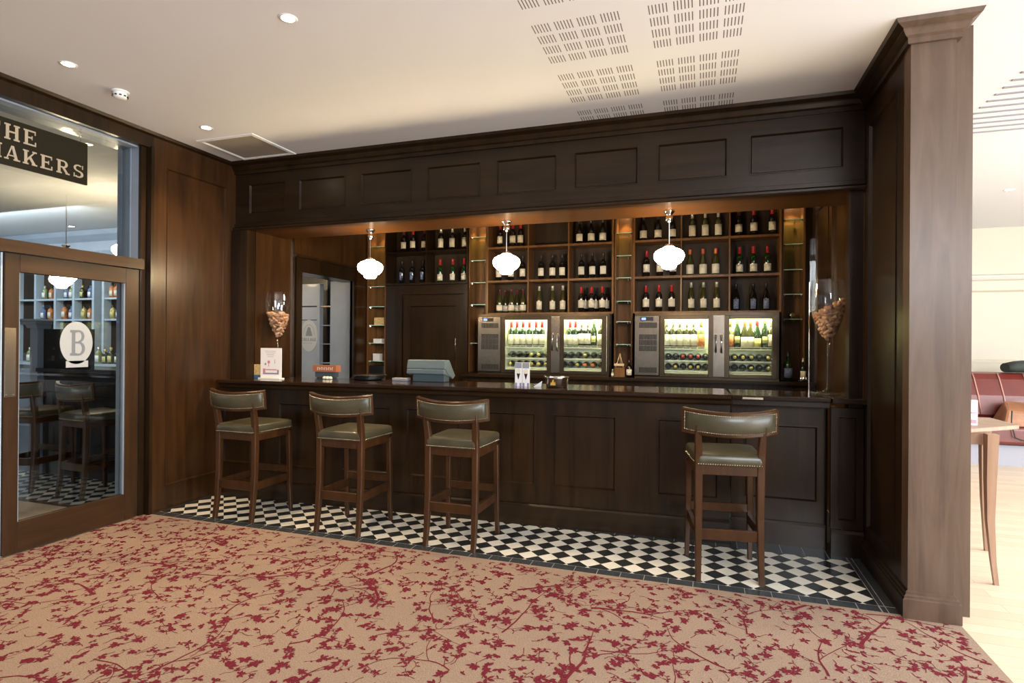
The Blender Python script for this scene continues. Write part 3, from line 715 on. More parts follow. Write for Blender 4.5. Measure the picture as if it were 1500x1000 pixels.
downlight(-2.187, 2.624, 'brightest round downlight, at the top edge of the ceiling', power=90)
downlight(-3.963, 3.77, 'small round downlight beside the square air grille', power=120)
downlight(-11.39, 6.45, 'small downlight beyond the transom glass, left one', power=0)
downlight(-9.49, 6.45, 'small downlight beyond the transom glass, right one', power=0)
downlight(3.3, 8.0, 'recessed downlight in the ceiling of the bright room', power=0)
t = thing('smoke_detector', 'white smoke detector on the ceiling near the left wall', 'smoke detector', (-3.983, 3.034, CH))
c = (-3.983, 3.034, CH)
build(MB().lathe([(0, -.012), (.055, -.012), (.058, 0), (0, 0)], c, 24), 'base', 'white', t)
mb = MB().lathe([(.042, -.012), (.046, -.03), (.040, -.048), (.025, -.055), (0, -.056)], c, 24)
for k in range(10):
    a = 2*PI*k/10; mb.box(c[0]+.044*math.cos(a)-.006, c[0]+.044*math.cos(a)+.006, c[1]+.044*math.sin(a)-.006, c[1]+.044*math.sin(a)+.006, CH-.040, CH-.032, 1)
build(mb, 'sensor_head', ['white', 'black'], t)
t = thing('air_grille', 'square air grille with white frame in the ceiling corner', 'air vent', (-3.98, 4.28, CH))
x0, x1, y0, y1 = -4.30, -3.68, 3.98, 4.55
mb = MB()
for (p, q) in ((0, .035), (.035, .05)):
    pass
rr = []
for off, z in ((0, 0), (.003, -.008), (.03, -.012), (.045, -.004), (.05, 0)):
    rr.append([(x0+off, y0+off, CH+z), (x1-off, y0+off, CH+z), (x1-off, y1-off, CH+z), (x0+off, y1-off, CH+z)])
build(mb.loft(rr, False), 'frame', 'white', t)
build(MB().box(x0+.05, x1-.05, y0+.05, y1-.05, CH-.003, CH-.0005), 'mesh_panel', 'grille', t)

# ================================================================== BACK BAR
SZ = [2.68, 2.265, 1.865]      # shelf tops
YF, YB = 6.70, 6.975
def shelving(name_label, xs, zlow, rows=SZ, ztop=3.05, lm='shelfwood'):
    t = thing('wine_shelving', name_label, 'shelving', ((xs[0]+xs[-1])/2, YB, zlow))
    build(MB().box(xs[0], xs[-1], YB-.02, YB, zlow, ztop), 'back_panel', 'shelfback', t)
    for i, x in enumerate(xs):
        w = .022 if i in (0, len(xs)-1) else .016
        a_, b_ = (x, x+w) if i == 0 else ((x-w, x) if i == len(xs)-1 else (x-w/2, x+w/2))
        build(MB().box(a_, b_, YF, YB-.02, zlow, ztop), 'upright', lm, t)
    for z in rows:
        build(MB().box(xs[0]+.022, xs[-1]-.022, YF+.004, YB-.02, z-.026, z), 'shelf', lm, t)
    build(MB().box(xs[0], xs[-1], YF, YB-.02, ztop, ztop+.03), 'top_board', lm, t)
    return t
shelving('right-hand wine shelving of nine pigeonholes above the right cooler', [-.765, -.235, .272, .79], 1.845)
shelving('middle wine shelving of nine pigeonholes above the left cooler', [-2.56, -2.02, -1.52, -.985], 1.845)
shelving('dark wine shelving over the panelled door, left of the coolers', [-3.99, -3.40, -2.815], 2.235, SZ[:2], 3.05, 'wood')

def bottle_mesh(kind, mats, label_z=(.06, .14), lang=1.25, cap=.075):
    """three meshes: glass, capsule, label"""
    if kind == 'bordeaux': pr = [(0, .004), (.030, 0), (.0365, .006), (.0375, .18), (.034, .200), (.020, .218), (.0150, .232), (.0140, .295), (.0155, .297), (.0155, .303), (0, .303)]
    elif kind == 'burgundy': pr = [(0, .004), (.033, 0), (.0405, .006), (.0405, .135), (.036, .165), (.024, .205), (.0165, .235), (.0145, .290), (.016, .292), (.016, .298), (0, .298)]
    else: pr = [(0, .004), (.028, 0), (.034, .006), (.0345, .15), (.030, .20), (.020, .25), (.0145, .275), (.0140, .315), (.0155, .317), (.0155, .325), (0, .325)]
    g = MB().lathe(pr, seg=14)
    H = pr[-1][1]; c = MB().lathe([(.0150, H-cap), (.0162, H-cap), (.0168, H-.008), (.0172, H+.001), (0, H+.002)], seg=12)
    R0 = {'bordeaux': .0375, 'burgundy': .0405, 'hock': .0345}[kind]+.0006
    z0, z1 = label_z
    l = MB().lathe([(R0, z0), (R0+.0006, z0), (R0+.0006, z1), (R0, z1)], seg=10, a0=-PI/2-lang, a1=-PI/2+lang)
    me = []
    for mb, mt, nm in ((g, mats[0], 'bottle_glass'), (c, mats[1], 'capsule'), (l, mats[2], 'paper_label')):
        o = build(mb, nm, mt); me.append(o.data); bpy.data.objects.remove(o)
    return me
def bottle_proto(kind, mats, lz=(.06, .14), lang=1.25, cap=.075):
    me = bottle_mesh(kind, mats, lz, lang, cap); root = bpy.data.objects.new('wine_bottle', None); root.empty_display_size = .03
    ch = []
    for k, nm in zip(me, ('bottle_glass', 'capsule', 'paper_label')): ch.append((nm, k))
    return ch
def put_bottle(ch, x, y, z, label, group, rz=None, name='wine_bottle', cat='wine bottle'):
    t = bpy.data.objects.new(name, None); COL.objects.link(t); t.empty_display_size = .03
    t.location = (x, y, z); t.rotation_euler = (0, 0, random.uniform(-.12, .12) if rz is None else rz); tag(t, label, cat, group)
    for nm, k in ch:
        o = bpy.data.objects.new(nm, k); COL.objects.link(o); o.parent = t
    return t
random.seed(11)
BP = {
 'red': bottle_proto('bordeaux', ('darkglass', 'redcap', 'cream'), (.055, .145)),
 'redlow': bottle_proto('bordeaux', ('greenglass', 'redcap', 'cream'), (.03, .11)),
 'dred': bottle_proto('bordeaux', ('darkglass', 'darkredcap', 'cream'), (.05, .135)),
 'silver': bottle_proto('bordeaux', ('darkglass', 'silvercap', 'cream'), (.04, .155)),
 'dark': bottle_proto('bordeaux', ('darkglass', 'blackcap', 'cream'), (.05, .145)),
 'unlab': bottle_proto('bordeaux', ('darkglass', 'blackcap', 'bluelabel'), (.05, .15), .45),
 'burg': bottle_proto('burgundy', ('olivebottle', 'darkredcap', 'cream'), (.03, .10)),
 'burgb': bottle_proto('burgundy', ('darkglass', 'blackcap', 'cream'), (.035, .12)),
 'orange': bottle_proto('burgundy', ('olivebottle', 'orangecap', 'cream'), (.02, .125)),
 'white': bottle_proto('hock', ('olivebottle', 'silvercap', 'cream'), (.04, .14), 1.25, .06),
 'whitelab': bottle_proto('bordeaux', ('olivebottle', 'silvercap', 'cream'), (.03, .15)),
 'blue': bottle_proto('burgundy', ('darkglass', 'blackcap', 'bluelabel'), (.02, .13), .7),
 'redg': bottle_proto('bordeaux', ('greenglass', 'redcap', 'cream'), (.03, .145)),
 'pink': bottle_proto('bordeaux', ('clearbottle', 'goldcap', 'pinklabel'), (.01, .15)),
 'yellow': bottle_proto('burgundy', ('greenglass', 'redcap', 'yellowlabel'), (.01, .11)),
 'green': bottle_proto('hock', ('greenglass', 'goldcap', 'yellowlabel'), (.06, .13), .8),
 'tall': bottle_proto('hock', ('clearbottle', 'silvercap', 'cream'), (.02, .15), 1.5),
}
DS = {'red': 'red-capped dark bottle', 'redlow': 'red-capped green bottle', 'dred': 'dark red capped bottle', 'silver': 'silver-necked bottle', 'dark': 'black-capped bottle', 'unlab': 'shadowy dark bottle',
      'burg': 'slope-shouldered olive bottle', 'burgb': 'slope-shouldered dark bottle', 'orange': 'orange-capped bottle', 'white': 'pale-capped tall bottle', 'whitelab': 'pale-capped bottle with big white label', 'blue': 'black bottle with bluish label'}
def px_x(u, y):     # where a pixel column meets the depth y
    a = (u-750)/FPX; cs, sn = math.cos(YAW), math.sin(YAW)
    # X = cs*a*t - sn*t ; Y = sn*a*t + cs*t
    return y*(cs*a-sn)/(sn*a+cs)
COLN = ['left', 'middle', 'right']; ROWN = ['top', 'middle', 'bottom']
def cell(unit, c, r, kinds, us, y=6.80):
    n = len(us); names = {3: ['left', 'centre', 'right'], 1: ['only'], 2: ['left', 'right']}[n]
    for k, (u, kd) in enumerate(zip(us, kinds)):
        cn = ('left', 'right')[c] if 'door' in unit else COLN[c]
        put_bottle(BP[kd], px_x(u, y), y, SZ[r], f'{DS[kd]}, {names[k]} of {n}, {ROWN[r]} row, {cn} pigeonhole, {unit}', f'bottles on the {unit}')
U = 'over-door shelving'
for c, r, kd, us in [(0, 0, ['dred', 'red', 'dred'], (590.5, 604, 620.5)), (1, 0, ['silver']*3, (645, 661.5, 680)), (0, 1, ['unlab']*3, (588, 603, 618.5)), (1, 1, ['redlow']*3, (644, 662.5, 679))]:
    cell(U, c, r, kd, us)
U = 'middle shelving'
for c, r, kd, us in [(0, 0, ['red']*3, (731.5, 750, 761.5)), (2, 0, ['burgb']*3, (848, 865, 882)), (0, 1, ['dark']*3, (730, 748, 765)), (1, 1, ['dark']*3, (792, 808.5, 823)),
                     (2, 1, ['dark']*3, (851, 867, 883)), (0, 2, ['burg']*3, (731.5, 749, 766)), (1, 2, ['white']*3, (789.5, 809, 824)), (2, 2, ['red']*3, (851, 866, 882))]:
    cell(U, c, r, kd, us)
for k, u in enumerate((740, 757)): put_bottle(BP['burg'], px_x(u, 6.90), 6.90, SZ[2], f'{["left", "right"][k]} olive bottle behind the front row, bottom left pigeonhole, middle shelving', 'bottles on the middle shelving')
for k, u in enumerate((857, 872, 888)): put_bottle(BP['dark'], px_x(u, 6.90), 6.90, SZ[2], f'{["left", "centre", "right"][k]} dark bottle of the back row, bottom right pigeonhole, middle shelving', 'bottles on the middle shelving')
U = 'right shelving'
for c, r, kd, us in [(0, 0, ['burgb']*3, (941.5, 963, 984)), (1, 0, ['whitelab']*3, (1013, 1032, 1051)), (2, 0, ['dred', 'red', 'red'], (1081, 1103, 1130)),
                     (0, 1, ['red']*3, (946.5, 966, 985)), (1, 1, ['orange']*3, (1010, 1029, 1047.5)), (2, 1, ['redlow']*3, (1082.5, 1103, 1123.5)),
                     (0, 2, ['red']*3, (946, 965, 983.5)), (1, 2, ['white']*3, (1012, 1030, 1049.5)), (2, 2, ['blue']*3, (1078, 1103, 1122))]:
    cell(U, c, r, kd, us)

# ---- glass-shelved niches with warm spotlights
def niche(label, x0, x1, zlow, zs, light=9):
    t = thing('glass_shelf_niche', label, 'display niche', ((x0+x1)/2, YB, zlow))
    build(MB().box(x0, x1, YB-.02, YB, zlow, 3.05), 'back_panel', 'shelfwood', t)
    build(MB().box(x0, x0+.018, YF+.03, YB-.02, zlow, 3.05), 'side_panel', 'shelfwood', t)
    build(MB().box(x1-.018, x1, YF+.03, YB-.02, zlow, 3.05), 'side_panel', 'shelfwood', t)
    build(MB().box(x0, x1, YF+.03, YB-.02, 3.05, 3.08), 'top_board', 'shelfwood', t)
    for z in zs:
        s = build(MB().box(x0+.02, x1-.02, YF+.05, YB-.03, z-.008, z).box(x0+.02, x1-.02, YF+.047, YF+.0495, z-.008, z, 1), 'glass_shelf', ['shelfglass', 'glassedge'], t)
        for (cx, cy) in ((x0+.028, YF+.07), (x1-.028, YF+.07), ((x0+x1)/2+.03, YB-.05)): build(MB().cyl((cx, cy, z-.022), .011, .0139, 10), 'shelf_clip', 'chrome', s)
    cx, cy = (x0+x1)/2, (YF+YB)/2+.02
    lp = build(MB().lathe([(0, 0), (.022, 0), (.022, .01), (0, .01)], (cx, cy, 3.035), 14), 'spotlight', 'lamp', t)
    l = bpy.data.lights.new('niche_beam', 'SPOT'); l.energy = light; l.color = (1, .62, .28); l.spot_size = 1.5; l.spot_blend = .7; l.shadow_soft_size = .02
    o = bpy.data.objects.new('niche_beam', l); COL.objects.link(o); o.parent = t; o.location = (0, cy-YB, 3.02-zlow)
    return t
niche('glass shelf niche right of the right-hand cooler', .795, 1.02, 1.125, (2.836, 2.572, 2.301, 2.038, 1.774), 14)
niche('glass shelf niche between the two wine coolers', -.98, -.77, 1.125, (2.784, 2.52, 2.264, 1.992, 1.755, 1.490), 14)
niche('glass shelf niche left of the left-hand cooler', -2.81, -2.565, 1.125, (2.827, 2.532, 2.254, 1.977, 1.492), 14)
niche('glass shelf niche in the far left corner behind the left pendant', -4.285, -4.0, .9, (2.772, 2.50, 2.237, 1.969, 1.721, 1.481, 1.241), 9)
# ---- panelled door under the left shelves
dr = MB().panelled((-3.985, 6.72, .0), (1, 0, 0), (0, 0, 1), (0, -1, 0), 1.165, 2.235, [], thick=.03)
struct(dr, 'trim_17', 'wood')
dd = thing('panelled_door', 'dark panelled door in the back wall behind the till', 'door', (-3.3, 6.7, 0))
build(MB().panelled((-3.72, 6.70, .01), (1, 0, 0), (0, 0, 1), (0, -1, 0), .86, 2.09, [(.10, .76, .25, .95), (.10, .76, 1.10, 1.96)], thick=.015), 'door_leaf', 'wood', dd)
build(MB().box(-3.80, -3.73, 6.67, 6.70, 0, 2.11).box(-2.85, -2.80, 6.67, 6.70, 0, 2.11).box(-3.80, -2.80, 6.67, 6.70, 2.11, 2.19), 'architrave', 'wood', dd)
build(MB().tube([(-2.95, 6.68, 1.3), (-2.95, 6.64, 1.3), (-2.95, 6.64, 1.55), (-2.95, 6.68, 1.55)], .009, 8), 'pull_handle', 'chrome', dd)

# ---- back-bar counter
bb = thing('back_bar_counter', 'dark wooden back counter carrying the wine coolers', 'counter', (-.87, 6.5, 0))
build(MB().box(-2.78, 1.075, 6.46, 6.97, 1.085, 1.12), 'top_slab', 'woodx', bb)
build(MB().box(-2.78, 1.075, 6.50, 6.69, 0, 1.085), 'carcass', 'wood', bb)

# ================================================================== WINE COOLERS
def cooler(x0, x1, label, doorx):
    z0, z1, yf, yb = 1.12, 1.835, 6.46, 6.69
    t = thing('wine_cooler', label, 'wine cooler', ((x0+x1)/2, 6.6, z0))
    gx = doorx[0]          # compressor panel from x0 to gx
    # shell
    mb = MB().box(x0, x1, yf+.03, yb, z1-.03, z1).box(gx, x1, yf+.03, yb, z0+.021, z0+.045).box(x1-.025, x1, yf+.03, yb, z0+.046, z1-.03).box(gx-.02, gx+.01, yf+.03, yb, z0+.03, z1-.03)
    build(mb, 'shell', 'steeldark', t)
    build(MB().box(gx+.01, x1-.025, yb-.012, yb, z0+.06, z1-.03).box(gx+.01, x1-.025, yf+.035, yb-.012, z1-.045, z1-.031).box(gx+.01, x1-.025, yf+.035, yb-.012, z0+.061, z0+.07)
          .box(gx+.011, gx+.016, yf+.035, yb-.012, z0+.07, z1-.045).box(x1-.031, x1-.026, yf+.035, yb-.012, z0+.07, z1-.045), 'inner_lining', 'coolerlining', t)
    # compressor panel
    mb = MB().box(x0, gx-.025, yf, yb, z0+.03, z1-.031)
    cp_ = build(mb, 'compressor_panel', 'steel', t); bevel(cp_, .004)
    mb = MB()
    for (za, zb) in ((.55, .61), (.36, .42), (.425, .48), (.295, .355), (.06, .12)):
        for k in range(12):
            xx = x0+.05+k*(gx-.025-x0-.09)/11.0; mb.box(xx, xx+.0115, yf-.0015, yf+.004, z0+za, z0+zb)
    build(mb, 'vent_grille', 'blackmatt', cp_)
    build(MB().box(x0+.06, x0+.20, yf-.004, yf, z0+.63, z0+.67, 0).box(x0+.075, x0+.12, yf-.005, yf-.003, z0+.638, z0+.662, 1), 'control_display', ['black', 'led'], cp_)
    build(MB().box(x0, x1, yf+.01, yb, z0, z0+.02), 'base_rail', 'steeldark', t)
    # doors
    mid = (doorx[1]+doorx[2])/2
    for k, (a_, b_, hx) in enumerate(((doorx[0]-.02, doorx[1], doorx[1]-.0), (doorx[2], doorx[3], doorx[2]))):
        fr = .05; za, zb = z0+.022, z1-.03
        mb = MB().box(a_, a_+fr, yf, yf+.028, za, zb).box(b_-fr, b_, yf, yf+.028, za, zb).box(a_+fr, b_-fr, yf, yf+.028, za, za+.036).box(a_+fr, b_-fr, yf, yf+.028, zb-.04, zb)
        dr = build(mb, 'cooler_door', 'steeldark', t); bevel(dr, .003)
        build(MB().box(a_+fr, b_-fr, yf+.01, yf+.014, za+.036, zb-.04), 'door_glass', 'coolerglass', dr)
        hh = hx-.025 if k == 0 else hx+.025
        hh = mid+(-.028 if k == 0 else .028)
        build(MB().tube([(hh, yf+.005, 1.60), (hh, yf-.035, 1.59), (hh, yf-.035, 1.42), (hh, yf+.005, 1.41)], .010, 8), 'door_handle', 'chrome', dr)
    build(MB().box(doorx[1], doorx[2], yf+.004, yf+.03, z0+.035, z1-.035), 'centre_strip', 'steel', t)
    build(MB().box(mid-.02, mid+.02, yf+.03, yb-.012, z0+.07, z1-.045), 'centre_divider', 'coolerlining', t)
    for za in (.09, .20, .33):
        for (a_, b_) in ((gx+.018, mid-.022), (mid+.022, x1-.033)):
            mb = MB().box(a_, b_, yf+.04, yf+.046, z0+za-.012, z0+za)
            for k in range(14): mb.box(a_+(b_-a_)*k/13.5, a_+(b_-a_)*k/13.5+.003, yf+.046, yb-.014, z0+za-.006, z0+za-.003)
            if za > .3: mb.box(a_, b_, yf+.04, yf+.043, z0+za+.012, z0+za+.018)
            build(mb, 'wire_shelf', 'wire', t)
    for (a_, b_) in ((gx+.05, mid-.05), (mid+.05, x1-.06)):
        build(MB().box(a_, b_, yf+.045, yf+.075, z1-.057, z1-.046), 'light_strip', 'fridgelight', t)
    return t
cooler(-2.575, -1.0, 'stainless wine cooler on the left, below the middle shelving', (-2.26, -1.665, -1.565, -1.03))
cooler(-.715, .745, 'stainless wine cooler on the right, below the right shelving', (-.425, .105, .215, .725))
def up_row(us, kinds, where):
    nm = ['first', 'second', 'third', 'fourth', 'fifth', 'sixth', 'seventh', 'eighth']
    for k, (u, kd) in enumerate(zip(us, kinds)):
        y = 6.57 if k % 1 == 0 else 6.6
        put_bottle(BP[kd], px_x(u, y), y, 1.12+.331, f'upright bottle, {nm[k]} from left, top shelf behind {where}', 'upright bottles in the wine coolers')
up_row((749, 757.5, 766, 775.5, 785, 794), ['redg']*6, "the left cooler's left door")
up_row((826, 835, 843, 852, 861, 870, 880), ['tall', 'redg', 'redg', 'silver', 'silver', 'green', 'whitelab'], "the left cooler's right door")
up_row((976, 986, 996, 1006, 1016, 1027), ['whitelab']*5+['pink'], "the right cooler's left door")
up_row((1069.5, 1080, 1090.5, 1099, 1109, 1120, 1130), ['pink', 'green', 'orange', 'orange', 'yellow', 'green', 'whitelab'], "the right cooler's right door")
def lying(kind, cap):
    mb = MB(); R = .0385
    mb.lathe([(0, .214), (.030, .210), (R, .19), (R, .10), (.030, .075), (.015, .055), (.0145, .012), (.0165, .010), (.0165, .0)], (0, 0, 0), 12, 0, axis='Y')
    mb.lathe([(.0175, .045), (.0178, .0), (0, -.001)], (0, 0, 0), 10, 1, axis='Y')
    o = build(mb, 'lying_bottle', [kind, cap]); me = o.data; bpy.data.objects.remove(o); return me
LY = [lying('darkglass', 'blackcap'), lying('darkglass', 'goldcap'), lying('greenglass', 'goldcap'), lying('darkglass', 'redcap'), lying('olivebottle', 'orangecap')]
def lie_row(x0, x1, n, z, kinds, where):
    nm = ['first', 'second', 'third', 'fourth', 'fifth', 'sixth']
    for k in range(n):
        x = x0+(x1-x0)*(k+.5)/n; o = bpy.data.objects.new('lying_wine_bottle', LY[kinds[k % len(kinds)]]); COL.objects.link(o)
        o.location = (x, 6.505, z+.039); tag(o, f'wine bottle lying neck outwards, {nm[k]} from left, {where}', 'wine bottle', 'bottles lying in the wine coolers')
for (a_, b_, w, ks) in ((-2.23, -1.70, "left cooler's left door", ([0, 0, 0, 2, 2], [2, 1, 2, 1, 1])), (-1.59, -1.06, "left cooler's right door", ([0, 0, 0, 2, 0], [0, 0, 2, 4, 4])),
                        (-.40, .07, "right cooler's left door", ([0, 0, 3, 3, 3], [0, 1, 0, 1, 1])), (.20, .69, "right cooler's right door", ([1, 1, 1, 1, 0], [2, 0, 0, 2, 0]))):
    lie_row(a_, b_, 6, 1.12+.201, ks[0], f'middle shelf behind the {w}')
    lie_row(a_, b_, 6, 1.12+.091, ks[1], f'lowest shelf behind the {w}')

# ================================================================== THINGS ON THE BAR
ZT = 1.1255
def cork_glass(x, y, label, seed, tilt=0.0):
    t = thing('giant_wine_glass', label, 'wine glass', (x, y, ZT))
    pr = [(.085, 0), (.09, .004), (.05, .012), (.014, .03), (.0095, .06), (.0085, .20), (.010, .33), (.016, .37), (.030, .40), (.062, .47), (.098, .56), (.118, .65), (.124, .72), (.120, .80), (.108, .868)]
    mb = MB().lathe([(0, 0)]+pr, (x, y, ZT), 32)
    build(mb, 'glass_body', 'glass', t)
    rnd = random.Random(seed)
    corks = []
    def rad(h):
        ks = [(.40, .022), (.47, .055), (.56, .092), (.65, .111), (.72, .117)]
        if h <= ks[0][0]: return ks[0][1]
        for (a_, ra), (b_, rb) in zip(ks, ks[1:]):
            if h <= b_: return ra+(rb-ra)*(h-a_)/(b_-a_)
        return ks[-1][1]
    proto = MB().lathe([(0, -.027), (.0125, -.027), (.0135, -.023), (.0135, .023), (.0125, .027), (0, .027)], seg=8)
    o = build(proto, 'wine_cork', 'cork'); me = o.data; bpy.data.objects.remove(o)
    k = 0; h = .425
    while h < .69+tilt*.09:
        R = max(.0, rad(h)-.0245); lim = .69+0
        n = max(1, int(2*PI*R/.034))
        for ri, Rr in enumerate((R, R*.62 if R > .05 else -1)):
            if Rr < 0: continue
            nn = n if ri == 0 else max(3, int(n*.6))
            for i in range(nn):
                a = 2*PI*i/nn+rnd.random()*.4+h*20
                hh = h+rnd.uniform(-.006, .006)
                cx, cy = x+Rr*math.cos(a), y+Rr*math.sin(a)
                top_ = .655+tilt*.75*math.cos(a)*Rr/.11*.09
                if hh > top_: continue
                q = bpy.data.objects.new('wine_cork', me); COL.objects.link(q); q.location = (cx, cy, ZT+hh)
                q.rotation_euler = (PI/2+rnd.uniform(-.9, .9), rnd.uniform(-.6, .6), a+rnd.uniform(-1.1, 1.1))
                corks.append(q)
        h += .026
    for q in corks: tag(q, f'wine cork among those filling the {"left" if x < -2 else "right"}-hand giant glass', 'cork', f'corks in the {"left" if x < -2 else "right"} giant glass')
    return t
cork_glass(-4.14, 4.86, 'giant wine glass of corks at the left end of the bar, behind the white card', 3)
cork_glass(.905, 4.93, 'giant wine glass of corks at the right end of the bar', 5, 1.0)
# promotional card stand
t = thing('card_stand', 'white drinks card standing upright at the left end of the bar', 'menu card', (-4.03, 4.60, ZT))
x0, x1, y = -4.145, -3.895, 4.62
cb = build(MB().box(x0, x1, y, y+.006, ZT+.012, ZT+.302), 'card', 'card', t)
mb = MB().cyl((-4.085, y-.0012, ZT+.145), .011, .001, 12, 0, 'Y').cyl((-4.045, y-.0012, ZT+.165), .016, .001, 12, 1, 'Y').box(-4.048, -4.042, y-.0012, y, ZT+.12, ZT+.155, 1)
mb.box(-4.115, -3.925, y-.0010, y, ZT+.045, ZT+.06, 2).box(-4.115, -4.085, y-.0012, y, ZT+.055, ZT+.10, 1).box(-4.08, -3.95, y-.0011, y, ZT+.085, ZT+.095, 1).box(-3.975, -3.97, y-.0012, y, ZT+.15, ZT+.19, 3).box(-3.945, -3.925, y-.0012, y, ZT+.05, ZT+.09, 2)
for k in range(4): mb.box(-4.09+.01*k, -3.96-.01*k, y-.0010, y, ZT+.27-k*.018, ZT+.273-k*.018, 3)
build(mb, 'printed_drinks', ['greyprint', 'pink', 'purple', 'greyprint'], cb)
build(MB().box(x0-.003, x1+.003, y-.03, y+.04, ZT, ZT+.011), 'clear_foot', 'white', t)
# small carton
t = thing('snack_carton', 'small yellow carton with blue base at the bar end by the left wall', 'carton', (-4.26, 4.70, ZT))
build(MB().box(-4.305, -4.215, 4.71, 4.74, ZT, ZT+.135), 'carton_body', 'yellowbox', t)
build(MB().box(-4.306, -4.214, 4.709, 4.741, ZT, ZT+.03), 'blue_band', 'bluebox', t)
# orange tin on black stand
t = thing('sign_box', 'orange box with pale lettering on a dark stand on the bar', 'box', (-3.62, 4.86, ZT))
bx_ = build(MB().box(-3.745, -3.47, 4.90, 4.98, ZT+.065, ZT+.13), 'orange_box', 'orange', t)
mb = MB()
for k in range(9):
    xx = -3.69+k*.0215; mb.box(xx, xx+.005, 4.898, 4.90, ZT+.082, ZT+.112)
    if k % 2 == 0: mb.box(xx, xx+.014, 4.898, 4.90, ZT+.107, ZT+.112)
    else: mb.box(xx, xx+.013, 4.898, 4.90, ZT+.095, ZT+.099)
build(mb, 'pale_lettering', 'cream', bx_)
build(MB().box(-3.725, -3.49, 4.91, 4.97, ZT+.012, ZT+.065).box(-3.71, -3.50, 4.92, 4.96, ZT, ZT+.012), 'stand', 'tealdark', t)
t = thing('cream_ornament', 'small cream ornament beside the orange box', 'ornament', (-3.50, 4.80, ZT))
mb = MB()
for k, (dx, r) in enumerate(((0, .018), (.035, .022), (.07, .016))): mb.lathe([(0, 0), (r, .002), (r*1.15, .014), (r*.7, .026), (0, .03)], (-3.53+dx, 4.80, ZT), 12)
build(mb, 'ornament_body', 'cream', t)
# black trays
t = thing('black_tray', 'stack of black trays on the bar left of the till', 'tray', (-3.05, 5.0, ZT))
for k in range(3):
    z = ZT+k*.014; x = -3.12+.012*k
    build(MB().lathe([(0, 0), (.13, 0), (.165, .018), (.168, .018), (.134, .003), (0, .003)], (x, 4.93, z), 28), 'tray_dish', 'tray', t)
# till
t = thing('cash_till', 'grey-green till screen seen from behind on the bar', 'till', (-2.40, 4.95, ZT))
def slab(pts_yz, x0, x1, mi=0): return MB().loft([[(x, yy, zz) for yy, zz in pts_yz] for x in (x0, x1)], True, mi)
bevel(build(slab([(4.86, ZT+.125), (4.88, ZT+.205), (4.96, ZT+.205), (5.10, ZT+.05), (5.04, ZT+.02), (4.92, ZT+.075)], -2.66, -2.26), 'screen_housing', 'teal', t), .008, 2)
bevel(build(slab([(4.85, ZT+.075), (4.853, ZT+.118), (4.93, ZT+.115), (5.03, ZT+.03), (4.93, ZT+.055)], -2.655, -2.265), 'lower_housing', 'teal', t), .006, 2)
bevel(build(MB().box(-2.60, -2.27, 4.87, 4.98, ZT+.0, ZT+.074), 'base', 'tealdark', t), .006, 2)
bevel(build(MB().box(-2.82, -2.66, 4.87, 4.95, ZT, ZT+.028), 'card_reader', 'greyprint', t), .004)
# cocktail menu tubes
t = thing('menu_stand', 'pair of illustrated drinks cards in a clear stand before the left cooler', 'menu stand', (-1.46, 4.70, ZT))
for k, x in enumerate((-1.497, -1.43)):
    cc = build(MB().box(x-.031, x+.031, 4.70, 4.712, ZT+.0, ZT+.205), 'drinks_card', 'card', t)
    mb = MB().box(x-.029, x+.029, 4.698, 4.70, ZT+.155, ZT+.203, 1).cyl((x, 4.697, ZT+.130), .022, .002, 14, 0, 'Y')
    mb.add([(x-.014, 4.698, ZT+.105), (x+.014, 4.698, ZT+.105), (x+.002, 4.698, ZT+.06), (x-.002, 4.698, ZT+.06)], [(0, 3, 2, 1)], 2).box(x-.014, x+.014, 4.6975, 4.6995, ZT+.105, ZT+.112, 3 if k else 2)
    mb.box(x-.028, x-.012, 4.698, 4.70, ZT+.0, ZT+.03, 4).box(x+.012, x+.028, 4.698, 4.70, ZT+.0, ZT+.03, 4)
    build(mb, 'printed_glass', ['cream', 'greyprint', 'black', 'redcap', 'purple'], cc)
t = thing('paper_napkin', 'folded white napkin corner beside the steel bowl', 'napkin', (-1.32, 4.72, ZT))
mb = MB().add([(-1.365, 4.70, ZT), (-1.30, 4.72, ZT), (-1.285, 4.70, ZT+.052), (-1.33, 4.735, ZT), (-1.318, 4.76, ZT), (-1.302, 4.715, ZT+.040)], [(0, 1, 2), (0, 2, 5, 3), (3, 5, 4), (1, 4, 5, 2), (0, 3, 4, 1)])
build(mb, 'folded_paper', 'card', t)
t = thing('steel_bowl', 'round steel bowl with gold emblem standing on the bar', 'bowl', (-1.175, 4.75, ZT))
c = (-1.175, 4.77, ZT)
bw = build(MB().lathe([(0, 0), (.085, 0), (.092, .008), (.096, .07), (.102, .084), (.100, .088), (.092, .082), (.088, .01), (0, .006)], c, 32), 'bowl_body', 'bowlsteel', t)
em = [(-.022, .02), (.022, .02), (.018, .045), (.006, .04), (.006, .062), (-.006, .062), (-.006, .04), (-.018, .045)]
build(MB().loft([[(-1.185+a_, 4.672-dy, ZT+b_) for a_, b_ in em] for dy in (0, .003)]), 'gold_emblem', 'gold', bw)
build(MB().tube([(-1.27, 4.77, ZT+.078), (-1.288, 4.77, ZT+.085), (-1.288, 4.77, ZT+.095), (-1.27, 4.77, ZT+.09)], .004, 6), 'rim_handle', 'steel', bw)
# glass screen with bright edge behind the right cork glass
t = thing('glass_screen', 'narrow clear glass screen with bright metal edge at the right end', 'glass screen', (.95, 5.12, ZT))
build(MB().box(.81, 1.08, 5.122, 5.128, ZT, 2.35), 'glass_pane', 'screenglass', t)
build(MB().box(.804, .810, 5.120, 5.130, ZT, 2.0), 'metal_edge', 'steel', t)

